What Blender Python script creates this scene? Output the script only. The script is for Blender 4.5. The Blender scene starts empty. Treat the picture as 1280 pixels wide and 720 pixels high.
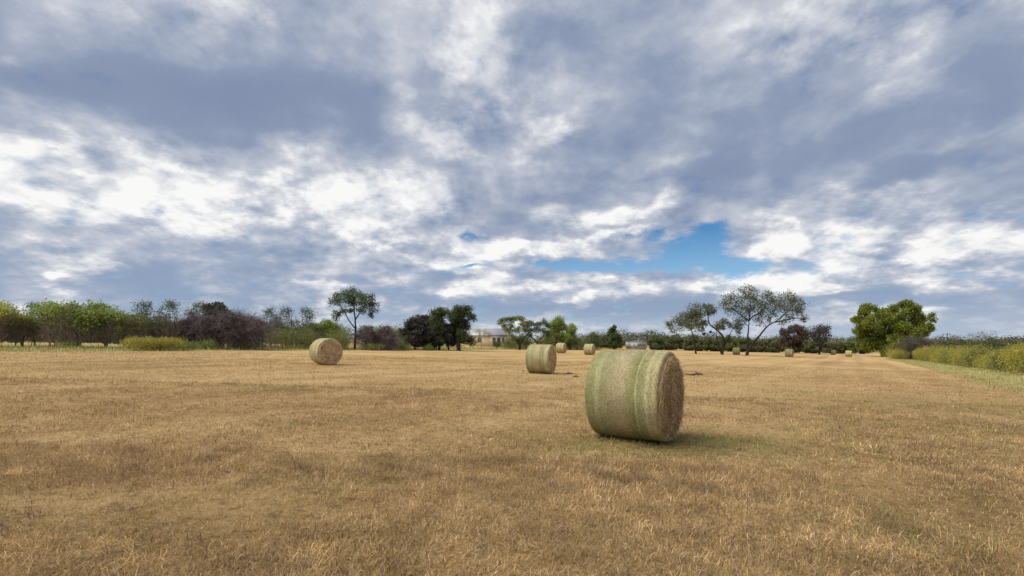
import bpy, math, random
import numpy as np
from mathutils import Vector, Matrix
R = math.radians
scene = bpy.context.scene
COL = scene.collection
F = 604.0            # focal length of the photograph in its own pixels (1280 wide)
HX, HY = 640.0, 424.4  # where the level line of sight meets the picture
EYE = 1.73

# ---------------------------------------------------------------- node helper
class NT:
    def __init__(s, tree):
        s.t = tree; s.n = tree.nodes; s.l = tree.links
        s.n.clear()
    def new(s, typ, ins=None, **kw):
        nd = s.n.new(typ)
        for k, v in kw.items(): setattr(nd, k, v)
        for k, v in (ins or {}).items(): s.put(nd.inputs[k], v)
        return nd
    def put(s, sock, v):
        if isinstance(v, bpy.types.NodeSocket): s.l.new(v, sock)
        elif isinstance(v, (tuple, list)) and len(v) == 3 and sock.type == 'RGBA': sock.default_value = (*v, 1)
        else: sock.default_value = v
    def math(s, op, a, b=0.0, c=None, clamp=False):
        nd = s.n.new('ShaderNodeMath'); nd.operation = op; nd.use_clamp = clamp
        s.put(nd.inputs[0], a); s.put(nd.inputs[1], b)
        if c is not None: s.put(nd.inputs[2], c)
        return nd.outputs[0]
    def vmath(s, op, a, b=None, scale=None):
        nd = s.n.new('ShaderNodeVectorMath'); nd.operation = op
        s.put(nd.inputs[0], a)
        if b is not None: s.put(nd.inputs[1], b)
        if scale is not None: s.put(nd.inputs['Scale'], scale)
        return nd.outputs['Value'] if op in ('LENGTH', 'DOT_PRODUCT', 'DISTANCE') else nd.outputs['Vector']
    def noise(s, vec, scale, detail=4, rough=.55, lac=2.0, dist=0.0, out='Fac', dim='3D'):
        nd = s.new('ShaderNodeTexNoise', {'Scale': scale, 'Detail': detail, 'Roughness': rough, 'Lacunarity': lac, 'Distortion': dist})
        nd.noise_dimensions = dim
        if vec is not None: s.put(nd.inputs['Vector'], vec)
        return nd.outputs[out]
    def rng(s, v, a, b, c=0.0, d=1.0, smooth=False):
        nd = s.n.new('ShaderNodeMapRange')
        nd.interpolation_type = 'SMOOTHSTEP' if smooth else 'LINEAR'
        s.put(nd.inputs[0], v)
        for i, x in enumerate((a, b, c, d)): s.put(nd.inputs[i + 1], x)
        return nd.outputs[0]
    def mix(s, f, a, b, blend='MIX'):
        nd = s.n.new('ShaderNodeMix'); nd.data_type = 'RGBA'; nd.blend_type = blend
        s.put(nd.inputs[0], f); s.put(nd.inputs[6], a); s.put(nd.inputs[7], b)
        return nd.outputs[2]
    def ramp(s, f, stops, interp='LINEAR'):
        nd = s.n.new('ShaderNodeValToRGB'); cr = nd.color_ramp; cr.interpolation = interp
        while len(cr.elements) < len(stops): cr.elements.new(.5)
        for e, (p, c) in zip(cr.elements, stops):
            e.position = p; e.color = (*c, 1) if len(c) == 3 else c
        s.put(nd.inputs[0], f)
        return nd.outputs[0]
    def comb(s, x=0.0, y=0.0, z=0.0):
        nd = s.n.new('ShaderNodeCombineXYZ')
        for i, v in enumerate((x, y, z)): s.put(nd.inputs[i], v)
        return nd.outputs[0]
    def sep(s, v):
        nd = s.n.new('ShaderNodeSeparateXYZ'); s.put(nd.inputs[0], v); return nd.outputs

# ---------------------------------------------------------------- camera, view
cam_data = bpy.data.cameras.new('camera'); cam = bpy.data.objects.new('camera', cam_data)
COL.objects.link(cam); scene.camera = cam
cam_data.sensor_width = 36; cam_data.lens = F / 1280 * 36
cam_data.shift_y = (HY - 360) / 1280
cam_data.clip_start = .05; cam_data.clip_end = 6000
cam.location = (0, 0, EYE); cam.rotation_euler = (R(90), 0, 0)
scene.view_settings.view_transform = 'Standard'; scene.view_settings.look = 'None'
scene.view_settings.exposure = .48; scene.view_settings.gamma = 1
scene.view_settings.use_curve_mapping = False
scene.cycles.use_adaptive_sampling = True; scene.cycles.adaptive_threshold = .015; scene.cycles.adaptive_min_samples = 16
scene.cycles.max_bounces = 5; scene.cycles.diffuse_bounces = 3
scene.cycles.transparent_max_bounces = 4
# ---------------------------------------------------------------- sun and sky
SUN_EL, SUN_AZ = R(53), R(-112)       # azimuth from +Y towards +X: the sun stands high to the left
sd = bpy.data.lights.new('sun', 'SUN'); sun = bpy.data.objects.new('sun', sd); COL.objects.link(sun)
sd.energy = 2.9; sd.angle = R(50); sd.color = (1, .95, .86)
sv = Vector((math.sin(SUN_AZ) * math.cos(SUN_EL), math.cos(SUN_AZ) * math.cos(SUN_EL), math.sin(SUN_EL)))
sun.rotation_euler = sv.to_track_quat('Z', 'Y').to_euler()
sun.location = (0, 0, 60)

world = bpy.data.worlds.new('World'); scene.world = world; world.use_nodes = True
w = NT(world.node_tree)
D = w.new('ShaderNodeTexCoord').outputs['Generated']
dn = w.vmath('NORMALIZE', D)
dx, dy, dz = w.sep(dn)
zc = w.math('MAXIMUM', dz, 0.0)
inv = w.math('DIVIDE', 1.0, w.math('ADD', zc, .34))
P = w.comb(w.math('MULTIPLY', dx, inv), w.math('MULTIPLY', dy, inv), 3.7)     # the cloud deck seen from below
AZ = w.math('ARCTAN2', dx, dy)
EL = w.math('ARCSINE', dz)
# billow warp: moves the big cloud shapes about in direction space so that their rims break up like vapour
w1 = w.vmath('SUBTRACT', w.noise(P, 2.2, 8, .58, out='Color', dim='2D'), (.5, .5, .5))
elk = w.math('ADD', w.math('MULTIPLY', zc, .9), .03)
wx, wy, _ = w.sep(w1)
QA = w.math('ADD', AZ, w.math('MULTIPLY', wx, .24))
QE = w.math('ADD', EL, w.math('MULTIPLY', wy, w.math('MULTIPLY', elk, .60)))
Q = w.comb(QA, QE, 0.0)

def blob(acc, px, py, rx, ry, val, rot=0, soft=0.0):
    """a soft elliptical patch of cloud about the direction of picture point px, py"""
    a = math.atan2(px - HX, F); hyp = math.hypot(px - HX, F)
    e = math.atan2(HY - py, hyp)
    ka = math.cos(a) ** 2 / F; ke = math.cos(e) ** 2 / hyp
    m = w.n.new('ShaderNodeMapping'); m.vector_type = 'TEXTURE'
    # the tiny third coordinate only makes each patch wait for the one before, which keeps the shader's working memory small
    w.put(m.inputs[0], Q if acc is None else w.comb(QA, QE, w.math('MULTIPLY', acc, 1e-7)))
    m.inputs['Location'].default_value = (a, e, 0)
    m.inputs['Rotation'].default_value = (0, 0, R(rot))
    m.inputs['Scale'].default_value = (rx * ka, ry * ke, 1)
    ln = w.vmath('LENGTH', m.outputs[0])
    return w.rng(ln, 1.0, soft, 0.0, val, smooth=True)

def total(lst, start):
    acc = None
    for b in lst:
        v = blob(acc, *b)
        acc = w.math('ADD', v, start if acc is None else acc)
    return acc

CLOUD = [
    (555, 90, 120, 110, -.13, 8), (545, 205, 80, 50, -.08, 0), (1170, 165, 190, 70, -.12, 14), (1010, 205, 200, 46, -.14, 6), (1240, 40, 120, 50, -.08, 0), (40, 100, 160, 60, -.10, 0),
    (970, 292, 60, 44, .16, -30), (200, 250, 260, 40, .10, 0), (345, 185, 60, 30, .10, 0),  # px, py, rx, ry, brightness change, rotation
    # dark mass, upper left
    (230, 100, 340, 85, -.34, 3), (130, 135, 210, 46, -.16, 0), (400, 120, 190, 80, -.18, 0), (230, 172, 130, 20, -.10, 0), (455, 185, 75, 55, -.22, -30),
    (60, 40, 190, 70, .10, 0), (300, -40, 170, 60, .14, 0),
    # lighter breaks along the top
    (590, 45, 80, 60, .26, -20), (500, 85, 34, 22, .22, 0), (520, 140, 60, 60, .10, 0), (700, 10, 60, 40, .10, 0), (880, 15, 80, 40, .12, 0),
    (610, 120, 60, 60, -.10, 0), (690, 60, 70, 80, -.16, 0), (690, 135, 70, 60, .12, 0), (790, 120, 100, 110, -.10, -20),
    # broad lilac grey roof, right
    (1000, 130, 320, 120, -.12, 15), (1060, 225, 200, 40, -.08, 6), (960, 90, 130, 30, .07, 28), (1130, 95, 150, 16, .09, 24), (1040, 165, 140, 14, .07, 22), (1180, 165, 130, 14, .08, 18), (1230, 95, 110, 80, -.22, 20), (1140, 130, 160, 30, .08, 18), (1100, 60, 160, 40, .08, 14),
    (1140, 215, 130, 30, -.20, 10), (1250, 230, 120, 40, -.10, 10), (890, 215, 90, 38, -.24, 14), (900, 170, 90, 50, -.08, 0),
    (690, 240, 80, 30, -.16, 0), (740, 185, 70, 40, -.10, 0), (620, 275, 60, 28, -.14, 0),
    # bright band, left
    (-10, 200, 150, 40, .26, 0), (110, 190, 150, 34, .16, 0), (345, 180, 90, 44, .20, -15), (230, 262, 330, 50, .30, 4),
    (440, 255, 170, 60, .20, 0), (115, 232, 80, 18, -.18, 0), (60, 262, 90, 30, .10, 0), (560, 235, 60, 40, .10, 0),
    # lower left greys
    (185, 340, 90, 36, -.20, 0), (250, 365, 150, 26, -.14, 0), (330, 325, 90, 40, -.06, 0), (60, 350, 40, 16, .30, 0), (40, 310, 170, 50, .16, 0), (90, 385, 200, 20, -.06, 0), (420, 300, 150, 30, .12, 0),
    (500, 318, 210, 56, .15, 0), (150, 300, 260, 40, .06, 0), (1190, 320, 190, 46, .12, 0), (560, 345, 70, 20, -.20, 0), (430, 345, 60, 16, -.18, 0), (590, 330, 80, 14, .28, -4), (640, 312, 60, 12, .34, 0),
    (480, 300, 50, 10, .14, 0), (400, 352, 60, 12, .24, 0), (520, 372, 60, 26, -.16, 0),
    # about the blue window
    (760, 265, 90, 26, .26, 0), (835, 245, 60, 24, .26, 30), (770, 297, 90, 14, .40, 4), (690, 312, 90, 16, .36, 0), (670, 265, 60, 18, .18, 0),
    (700, 350, 130, 20, .42, 4), (860, 357, 170, 16, .42, -4), (1000, 352, 120, 20, .40, -8), (1150, 330, 160, 24, .42, -10),
    (960, 290, 70, 50, .36, -40), (1050, 300, 140, 40, .22, 0), (1180, 300, 160, 40, .22, -6),
    (1100, 250, 200, 34, -.10, 8),
    # banks low over the trees
    (820, 386, 230, 20, -.22, 0), (1120, 372, 180, 14, -.22, -4), (640, 384, 150, 16, -.18, 0), (1210, 392, 160, 16, -.06, 0), (1050, 368, 90, 5, .16, -2), (1180, 385, 110, 5, .14, 0), (1200, 352, 150, 10, .12, -8),
    (560, 367, 70, 6, .22, 0), (330, 380, 110, 10, .10, 0), (700, 372, 60, 5, .16, 0), (730, 405, 300, 12, .06, 0),
]
B0 = total([(*b[:4], b[4] * (1.22 if b[4] < 0 else .84), b[5]) for b in CLOUD], .565)
B0 = w.math('SUBTRACT', B0, w.math('MULTIPLY', w.math('MAXIMUM', w.math('SUBTRACT', B0, .78), 0.0), .5))     # even the brightest cloud keeps some modelling
def billow(v):
    """height of the cloud lumps: broken vapour with rounded heads on it"""
    f = w.noise(v, 2.3, 11, .63, dim='2D')
    wv = w.vmath('ADD', v, w.vmath('SCALE', w.vmath('SUBTRACT', w.noise(v, 3.0, 3, .6, out='Color', dim='2D'), (.5, .5, .5)), scale=.30))
    vo = w.new('ShaderNodeTexVoronoi', {'Vector': wv, 'Scale': 3.4, 'Detail': 2.0, 'Roughness': .55, 'Smoothness': .6}, feature='SMOOTH_F1', voronoi_dimensions='2D')
    return f, w.math('ADD', w.math('MULTIPLY', f, .72), w.math('MULTIPLY', w.math('SUBTRACT', 1.0, vo.outputs['Distance']), .30))
n1, h1 = billow(P)
off = w.vmath('ADD', w.vmath('MULTIPLY', P, (.955, .955, 1.0)), (-.05, .0, 0.0))     # a step towards the light
_, h2 = billow(off)
relief = w.math('SUBTRACT', h1, h2)
n3 = w.noise(P, .75, 5, .5, dim='2D')
n4 = w.noise(P, 10.5, 6, .62, dim='2D')
liv = w.rng(B0, .30, .80, .34, 1.35)     # bright broken cloud is lumpy, the heavy bellies are smooth
B = w.math('ADD', B0, w.math('MULTIPLY', relief, liv))
B = w.math('ADD', B, w.math('MULTIPLY', w.math('SUBTRACT', n1, .5), w.math('MULTIPLY', liv, .44)))
B = w.math('ADD', B, w.math('MULTIPLY', w.math('SUBTRACT', n3, .5), .12))
B = w.math('ADD', B, w.math('MULTIPLY', w.math('SUBTRACT', n4, .5), w.math('MULTIPLY', liv, .34)))
S = 7.2
pf = w.rng(w.math('ADD', n1, w.math('MULTIPLY', w.math('SUBTRACT', B0, .62), .45)), .47, .62, -.06, .10, smooth=True)   # puffs with a rim of their own
B = w.math('ADD', B, pf)
B = w.math('ADD', w.math('MULTIPLY', B, 1.16), -.085)
B = w.math('ADD', B, w.math('MULTIPLY', w.math('MAXIMUM', w.math('SUBTRACT', .26, B), 0.0), .62))     # nor do the bellies go flat
B = w.math('SUBTRACT', B, w.math('MULTIPLY', w.math('MAXIMUM', w.math('SUBTRACT', B, .88), 0.0), .55))
B = w.math('ADD', B, w.math('MULTIPLY', w.math('SUBTRACT', n4, .5), w.rng(B, .7, .9, 0.0, .22)))
cl = w.ramp(B, [(0.0, (.19, .245, .385)), (.22, (.250, .308, .445)), (.45, (.375, .428, .54)), (.66, (.545, .575, .65)), (.86, (.75, .765, .80)), (.96, (.95, .945, .94))])
# the low air tints the cloud bellies towards blue
low = w.rng(EL, .02, .26, 1.0, 0.0, smooth=True)
cl = w.mix(w.math('MULTIPLY', low, w.rng(B, .75, .25, 0.0, .60)), cl, (.30, .41, .585))
cl = w.vmath('SCALE', cl, scale=S)
# the clear window
GAP = [(860, 315, 95, 36, 1.25, -12), (760, 330, 120, 20, 1.0, 0), (930, 335, 70, 26, .9, 0), (872, 288, 52, 30, .75, 0),
       (770, 296, 66, 11, -.9, 3), (735, 311, 30, 7, -.9, 0), (690, 333, 60, 10, .8, 2), (605, 330, 34, 6, .8, 0), (560, 336, 26, 4, .3, 0), (900, 330, 60, 8, -.35, -6), (800, 318, 40, 5, -.35, 4), (585, 285, 26, 7, .55, 0), (1035, 336, 70, 12, .35, -8), (945, 290, 40, 36, -.5, -40)]
G = total(GAP, 0.0)
G = w.math('ADD', G, w.math('MULTIPLY', w.math('SUBTRACT', n1, .5), 1.1))
G = w.math('SUBTRACT', G, w.math('MULTIPLY', relief, 1.5))
G = w.math('SUBTRACT', G, w.math('MULTIPLY', w.math('SUBTRACT', n4, .5), .9))
gm = w.rng(G, .12, .88, 0.0, 1.0, smooth=True)
sky = w.new('ShaderNodeTexSky', sky_type='NISHITA', sun_disc=False, sun_elevation=SUN_EL, sun_rotation=SUN_AZ, air_density=1.0, dust_density=.3, ozone_density=2.5)
skyc = w.mix(1.0, sky.outputs[0], (.29, .54, .72), 'MULTIPLY')
skyc = w.mix(w.rng(EL, .09, .21, .42, 0.0), skyc, (4.0, 5.4, 6.5))
fin = w.mix(gm, cl, skyc)
# pale air just above the horizon
hz = w.rng(EL, -.01, .075, .55, 0.0, smooth=True)
fin = w.mix(hz, fin, (4.0, 4.5, 5.1))
# below the horizon: dry earth glow only
fin = w.mix(w.rng(dz, -.03, -.01, 1.0, 0.0), fin, (2.0, 1.6, 1.1))
bg = w.new('ShaderNodeBackground', {'Color': fin, 'Strength': .1})
w.new('ShaderNodeOutputWorld', {'Surface': bg.outputs[0]})
world.cycles.sampling_method = 'MANUAL'; world.cycles.sample_map_resolution = 512
# ---------------------------------------------------------------- terrain
def smin_clip(x, lo, hi, k=12.0):
    x = np.asarray(x, float)
    x = lo + k * np.logaddexp(0, (x - lo) / k)
    return hi - k * np.logaddexp(0, (hi - x) / k)
def terrain(x, y):
    """the field falls gently from the left to the right"""
    return .05 - .028 * smin_clip(x, -62, 135) - .002 * smin_clip(y, -60, 240)
def tz(x, y): return float(terrain(x, y))
def gx(px, Y): return (px - HX) / F * Y        # metres to the side of the line of sight, at depth Y

# ---------------------------------------------------------------- value noise for scattering
_rs = np.random.RandomState(5); _tab = _rs.rand(256, 256)
def vnoise(x, y):
    xi = np.floor(x).astype(int); yi = np.floor(y).astype(int)
    fx = x - xi; fy = y - yi
    fx = fx * fx * (3 - 2 * fx); fy = fy * fy * (3 - 2 * fy)
    g = lambda a, b: _tab[a & 255, b & 255]
    return (g(xi, yi) * (1 - fx) + g(xi + 1, yi) * fx) * (1 - fy) + (g(xi, yi + 1) * (1 - fx) + g(xi + 1, yi + 1) * fx) * fy
def fnoise(x, y, s, oct=3):
    v = 0; a = 1; t = 0
    for i in range(oct):
        v = v + a * vnoise(x / s + 17.3 * i, y / s - 9.1 * i); t += a; a *= .5; s *= .5
    return v / t

# ---------------------------------------------------------------- objects
def tag(o, label=None, cat=None, group=None, kind=None):
    for k, v in (('label', label), ('category', cat), ('group', group), ('kind', kind)):
        if v: o[k] = v
    return o
def empty(name, loc, rz=0.0):
    o = bpy.data.objects.new(name, None); COL.objects.link(o)
    o.location = loc; o.rotation_euler = (0, 0, rz); o.empty_display_size = .3
    return o
def mesh_np(name, verts, tris=None, quads=None, mat=None, parent=None, colors=None, smooth=False):
    """verts n x 3, tris/quads index arrays, colors per vertex n x 3"""
    me = bpy.data.meshes.new(name)
    verts = np.asarray(verts, np.float32)
    me.vertices.add(len(verts)); me.vertices.foreach_set('co', verts.ravel())
    loops = []; sizes = []
    if tris is not None and len(tris): loops.append(np.asarray(tris, np.int32).ravel()); sizes.append(np.full(len(tris), 3, np.int32))
    if quads is not None and len(quads): loops.append(np.asarray(quads, np.int32).ravel()); sizes.append(np.full(len(quads), 4, np.int32))
    li = np.concatenate(loops); sz = np.concatenate(sizes)
    me.loops.add(len(li)); me.loops.foreach_set('vertex_index', li)
    me.polygons.add(len(sz))
    me.polygons.foreach_set('loop_start', (np.cumsum(sz) - sz).astype(np.int32))
    if smooth: me.polygons.foreach_set('use_smooth', np.ones(len(sz), bool))
    if colors is not None:
        at = me.color_attributes.new('hue', 'FLOAT_COLOR', 'POINT')
        c = np.ones((len(verts), 4), np.float32); c[:, :3] = colors
        at.data.foreach_set('color', c.ravel())
    me.update(calc_edges=True); me.validate()
    o = bpy.data.objects.new(name, me); COL.objects.link(o)
    if mat: me.materials.append(mat)
    if parent: o.parent = parent
    return o
class MB:
    """collects rings and boxes into ONE mesh"""
    def __init__(s): s.v = []; s.t = []; s.q = []
    def tube(s, pts, rad, sides=6):
        pts = np.asarray(pts, float); n = len(pts)
        rad = np.broadcast_to(np.asarray(rad, float), (n,))
        tan = np.gradient(pts, axis=0); tan /= np.linalg.norm(tan, axis=1)[:, None] + 1e-9
        ref = np.array([.31, .77, .1]) if abs(tan[:, 2]).mean() > .5 else np.array([.1, .2, 1.])
        a = np.cross(tan, ref); a /= np.linalg.norm(a, axis=1)[:, None] + 1e-9
        b = np.cross(tan, a)
        base = len(s.v)
        for i in range(n):
            for k in range(sides):
                th = 2 * math.pi * k / sides
                s.v.append(pts[i] + rad[i] * (math.cos(th) * a[i] + math.sin(th) * b[i]))
        for i in range(n - 1):
            for k in range(sides):
                k2 = (k + 1) % sides
                s.q.append((base + i * sides + k, base + i * sides + k2, base + (i + 1) * sides + k2, base + (i + 1) * sides + k))
        s.v.append(pts[-1] + tan[-1] * rad[-1]); tip = len(s.v) - 1
        for k in range(sides): s.t.append((base + (n - 1) * sides + k, base + (n - 1) * sides + (k + 1) % sides, tip))
    def box(s, x0, x1, y0, y1, z0, z1):
        b = len(s.v)
        s.v += [np.array(p, float) for p in ((x0, y0, z0), (x1, y0, z0), (x1, y1, z0), (x0, y1, z0), (x0, y0, z1), (x1, y0, z1), (x1, y1, z1), (x0, y1, z1))]
        s.q += [tuple(b + i for i in f) for f in ((0, 3, 2, 1), (4, 5, 6, 7), (0, 1, 5, 4), (1, 2, 6, 5), (2, 3, 7, 6), (3, 0, 4, 7))]
    def poly(s, pts, faces):
        b = len(s.v); s.v += [np.array(p, float) for p in pts]
        for f in faces: (s.q if len(f) == 4 else s.t).append(tuple(b + i for i in f))
    def build(s, name, mat, parent=None, smooth=False):
        return mesh_np(name, np.array(s.v), s.t, s.q, mat, parent, smooth=smooth)
def copy_tree(o, parent=None):
    c = o.copy(); COL.objects.link(c); c.parent = parent
    for ch in list(o.children): copy_tree(ch, c)
    return c

# ---------------------------------------------------------------- materials
def material(name):
    m = bpy.data.materials.new(name); m.use_nodes = True
    return m, NT(m.node_tree)
def finish(n, color, rough=.8, normal=None, spec=.3, metal=0.0):
    b = n.new('ShaderNodeBsdfPrincipled', {'Base Color': color, 'Roughness': rough, 'Metallic': metal})
    b.inputs['Specular IOR Level'].default_value = spec
    if normal is not None: n.put(b.inputs['Normal'], normal)
    n.new('ShaderNodeOutputMaterial', {'Surface': b.outputs[0]})
def leafy(name, c1, c2, c3, trans=.35, scale=1.1):
    """leaves of slightly different greens, letting some light through"""
    m, n = material(name)
    tc = n.new('ShaderNodeTexCoord').outputs['Object']
    rnd = n.new('ShaderNodeNewGeometry').outputs['Random Per Island']
    f = n.math('ADD', n.math('MULTIPLY', n.noise(tc, scale, 3), .9), n.math('MULTIPLY', n.math('SUBTRACT', rnd, .5), .55))
    c = n.ramp(f, [(.2, c1), (.48, c2), (.75, c3)])
    d = n.new('ShaderNodeBsdfDiffuse', {'Color': c})
    t = n.new('ShaderNodeBsdfTranslucent', {'Color': n.mix(.5, c, tuple(min(1, x * 1.6) for x in c3))})
    g = n.new('ShaderNodeBsdfGlossy', {'Color': (.5, .5, .5), 'Roughness': .55})
    ms = n.new('ShaderNodeMixShader', {'Fac': trans}); n.l.new(d.outputs[0], ms.inputs[1]); n.l.new(t.outputs[0], ms.inputs[2])
    m2 = n.new('ShaderNodeMixShader', {'Fac': .05}); n.l.new(ms.outputs[0], m2.inputs[1]); n.l.new(g.outputs[0], m2.inputs[2])
    n.new('ShaderNodeOutputMaterial', {'Surface': m2.outputs[0]})
    return m
def barky(name, c1, c2, scale=6):
    m, n = material(name)
    tc = n.new('ShaderNodeTexCoord').outputs['Object']
    v = n.vmath('MULTIPLY', tc, (1, 1, .25))
    nz = n.noise(v, scale, 6, .65)
    bp = n.new('ShaderNodeBump', {'Height': nz, 'Strength': .6, 'Distance': .05}).outputs[0]
    finish(n, n.ramp(nz, [(.3, c1), (.7, c2)]), .95, bp, .1)
    return m
def plain(name, c, rough=.7, var=.15, scale=3, spec=.3, metal=0.0):
    m, n = material(name)
    tc = n.new('ShaderNodeTexCoord').outputs['Object']
    nz = n.noise(tc, scale, 5, .6)
    lo = tuple(x * (1 - var) for x in c); hi = tuple(min(1, x * (1 + var)) for x in c)
    finish(n, n.ramp(nz, [(.3, lo), (.7, hi)]), rough, None, spec, metal)
    return m
def hue_mat(name, trans=.3, var=.35):
    m, n = material(name)
    a = n.new('ShaderNodeAttribute', attribute_name='hue').outputs['Color']
    d = n.new('ShaderNodeBsdfDiffuse', {'Color': a}); t = n.new('ShaderNodeBsdfTranslucent', {'Color': a})
    ms = n.new('ShaderNodeMixShader', {'Fac': trans}); n.l.new(d.outputs[0], ms.inputs[1]); n.l.new(t.outputs[0], ms.inputs[2])
    n.new('ShaderNodeOutputMaterial', {'Surface': ms.outputs[0]})
    return m
# ---------------------------------------------------------------- the field: one sheet to the horizon
def edge_left(x, y):
    """distance beyond the far left rim of the mown field (positive in the verge)"""
    # rim runs through (-33, 31), (-30.5, 43), (-18, 60), (-4, 78), (22, 120), (60, 150)
    xs = np.array([-400, -60, -33, -19.3, -5, 6, 26, 60, 140, 400.]); ys = np.array([9, 20, 31, 58, 78, 98, 128, 160, 205, 320.])
    return (y - np.interp(x, xs, ys)) * .75
def edge_right(x, y):
    """distance beyond the right rim of the mown field"""
    ys = np.array([-60, 0, 12, 24, 34, 50, 70, 100, 140, 200, 400.]); xs = np.array([12, 13, 15.6, 24.2, 31.4, 43.4, 57.4, 77.4, 112, 150, 260.])
    return (x - np.interp(y, ys, xs)) * .8
def axis(lo, hi, n0, grow):
    p = [0.0]; s = n0
    while p[-1] < hi: p.append(p[-1] + s); s *= grow
    q = [0.0]; s = n0
    while q[-1] > lo: q.append(q[-1] - s); s *= grow
    return np.array(sorted(set(p + q)))
ax = axis(-2500, 2500, .5, 1.045); ay = axis(-600, 3000, .5, 1.045)
X, Y = np.meshgrid(ax, ay)
Zr = terrain(X, Y)
near = np.clip(1 - np.hypot(X, Y) / 60, 0, 1)
Zr = Zr + near * .05 * (fnoise(X + 400, Y + 400, 1.6, 2) - .5)
V = np.stack([X, Y, Zr], -1).reshape(-1, 3)
el_ = edge_left(X, Y).ravel(); er_ = edge_right(X, Y).ravel()
nx, ny = len(ax), len(ay)
i = np.arange(nx - 1)[None, :] + np.arange(ny - 1)[:, None] * nx
Qd = np.stack([i, i + 1, i + 1 + nx, i + nx], -1).reshape(-1, 4)
m_field, n = material('mown_hay_field')
pos = n.new('ShaderNodeNewGeometry').outputs['Position']
vg = n.new('ShaderNodeAttribute', attribute_name='verge').outputs['Fac']
p2 = n.vmath('MULTIPLY', pos, (1, 1, 0))
rot = n.new('ShaderNodeVectorRotate', {'Vector': p2, 'Angle': R(35)}, rotation_type='Z_AXIS').outputs[0]   # along the swaths
swath = n.vmath('MULTIPLY', rot, (1.0, .05, 1))
rot2 = n.new('ShaderNodeVectorRotate', {'Vector': p2, 'Angle': R(-64)}, rotation_type='Z_AXIS').outputs[0]
swath2 = n.vmath('MULTIPLY', rot2, (1.0, .04, 1))
big = n.noise(p2, .06, 4, .55)
mid = n.noise(p2, .42, 5, .62)
fine = n.noise(p2, 5.5, 7, .72)
grain = n.noise(p2, 38, 5, .75)
sw = n.noise(swath, .40, 5, .6); sw2 = n.noise(swath2, .33, 5, .6)
f = n.math('ADD', n.math('MULTIPLY', big, .22), n.math('MULTIPLY', mid, .24))
f = n.math('ADD', f, n.math('MULTIPLY', sw, .26)); f = n.math('ADD', f, n.math('MULTIPLY', sw2, .12))
f = n.math('ADD', f, n.math('MULTIPLY', fine, .26)); f = n.math('ADD', f, n.math('MULTIPLY', n.math('SUBTRACT', grain, .5), .30))
gap = n.rng(n.noise(p2, 7.5, 4, .6), .30, .52, .55, 1.0, smooth=True)     # bare dark soil between the tufts
rx_, ry_, _z = n.sep(rot)
row = n.math('SINE', n.math('ADD', n.math('MULTIPLY', rx_, 2.1), n.math('MULTIPLY', n.noise(swath, .25, 3), 5.0)))
f = n.math('ADD', f, n.math('MULTIPLY', row, .018))
straw = n.ramp(f, [(.33, (.105, .066, .042)), (.43, (.285, .178, .086)), (.51, (.455, .295, .13)), (.62, (.61, .425, .205))])
gr = n.noise(n.vmath('ADD', p2, (31, 7, 0)), .11, 5, .6)
green = n.rng(gr, .50, .72, 0.0, .55, smooth=True)
straw = n.mix(1.0, straw, n.comb(gap, gap, gap), 'MULTIPLY')
green = n.math('ADD', green, n.math('MULTIPLY', n.new('ShaderNodeAttribute', attribute_name='regrowth').outputs['Fac'], n.rng(mid, .3, .6)))
green = n.math('MULTIPLY', green, n.rng(fine, .35, .6))
straw = n.mix(green, straw, (.175, .165, .05))
gv = n.ramp(n.math('ADD', n.math('MULTIPLY', mid, .6), n.math('MULTIPLY', fine, .4)), [(.35, (.25, .215, .075)), (.5, (.40, .335, .14)), (.65, (.52, .43, .21))])
vmask = n.rng(n.math('ADD', vg, n.math('MULTIPLY', n.math('SUBTRACT', mid, .5), .8)), .35, .65, smooth=True)
colr = n.mix(vmask, straw, gv)
hgt = n.math('ADD', n.math('MULTIPLY', fine, .6), n.math('MULTIPLY', grain, .35)); hgt = n.math('ADD', hgt, n.math('MULTIPLY', mid, .5))
bp = n.new('ShaderNodeBump', {'Height': hgt, 'Strength': 1.0, 'Distance': .14}).outputs[0]
finish(n, colr, .95, bp, .05)
ground = mesh_np('field', V, None, Qd, m_field, smooth=True)
at = ground.data.attributes.new('verge', 'FLOAT', 'POINT')
ver = np.maximum(np.clip(el_ / 2.0 + .5, 0, 1) * np.clip(1 - (el_ - 17) / 10, 0, 1), np.clip(er_ / 2.4 + .5, 0, 1) * np.clip(1 - (er_ - 60) / 20, 0, 1))
at.data.foreach_set('value', ver.astype(np.float32))
rg = ground.data.attributes.new('regrowth', 'FLOAT', 'POINT')
def regrow(x, y):
    v = 0
    for cx, cy, sx_, sy_, a_ in ((2.2, 8.1, 1.9, 1.0, 1.1), (4.3, 8.5, 1.6, .8, .8), (16, 15, 3.5, 3, .6), (10, 10.5, 4, 2, .35), (9, 16, 4, 3, .3), (5.0, 5.2, 1.5, .8, .3)):
        v = v + a_ * np.exp(-((x - cx) / sx_) ** 2 - ((y - cy) / sy_) ** 2)
    return v
rg.data.foreach_set('value', regrow(X, Y).ravel().astype(np.float32))
tag(ground, kind='structure')

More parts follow.
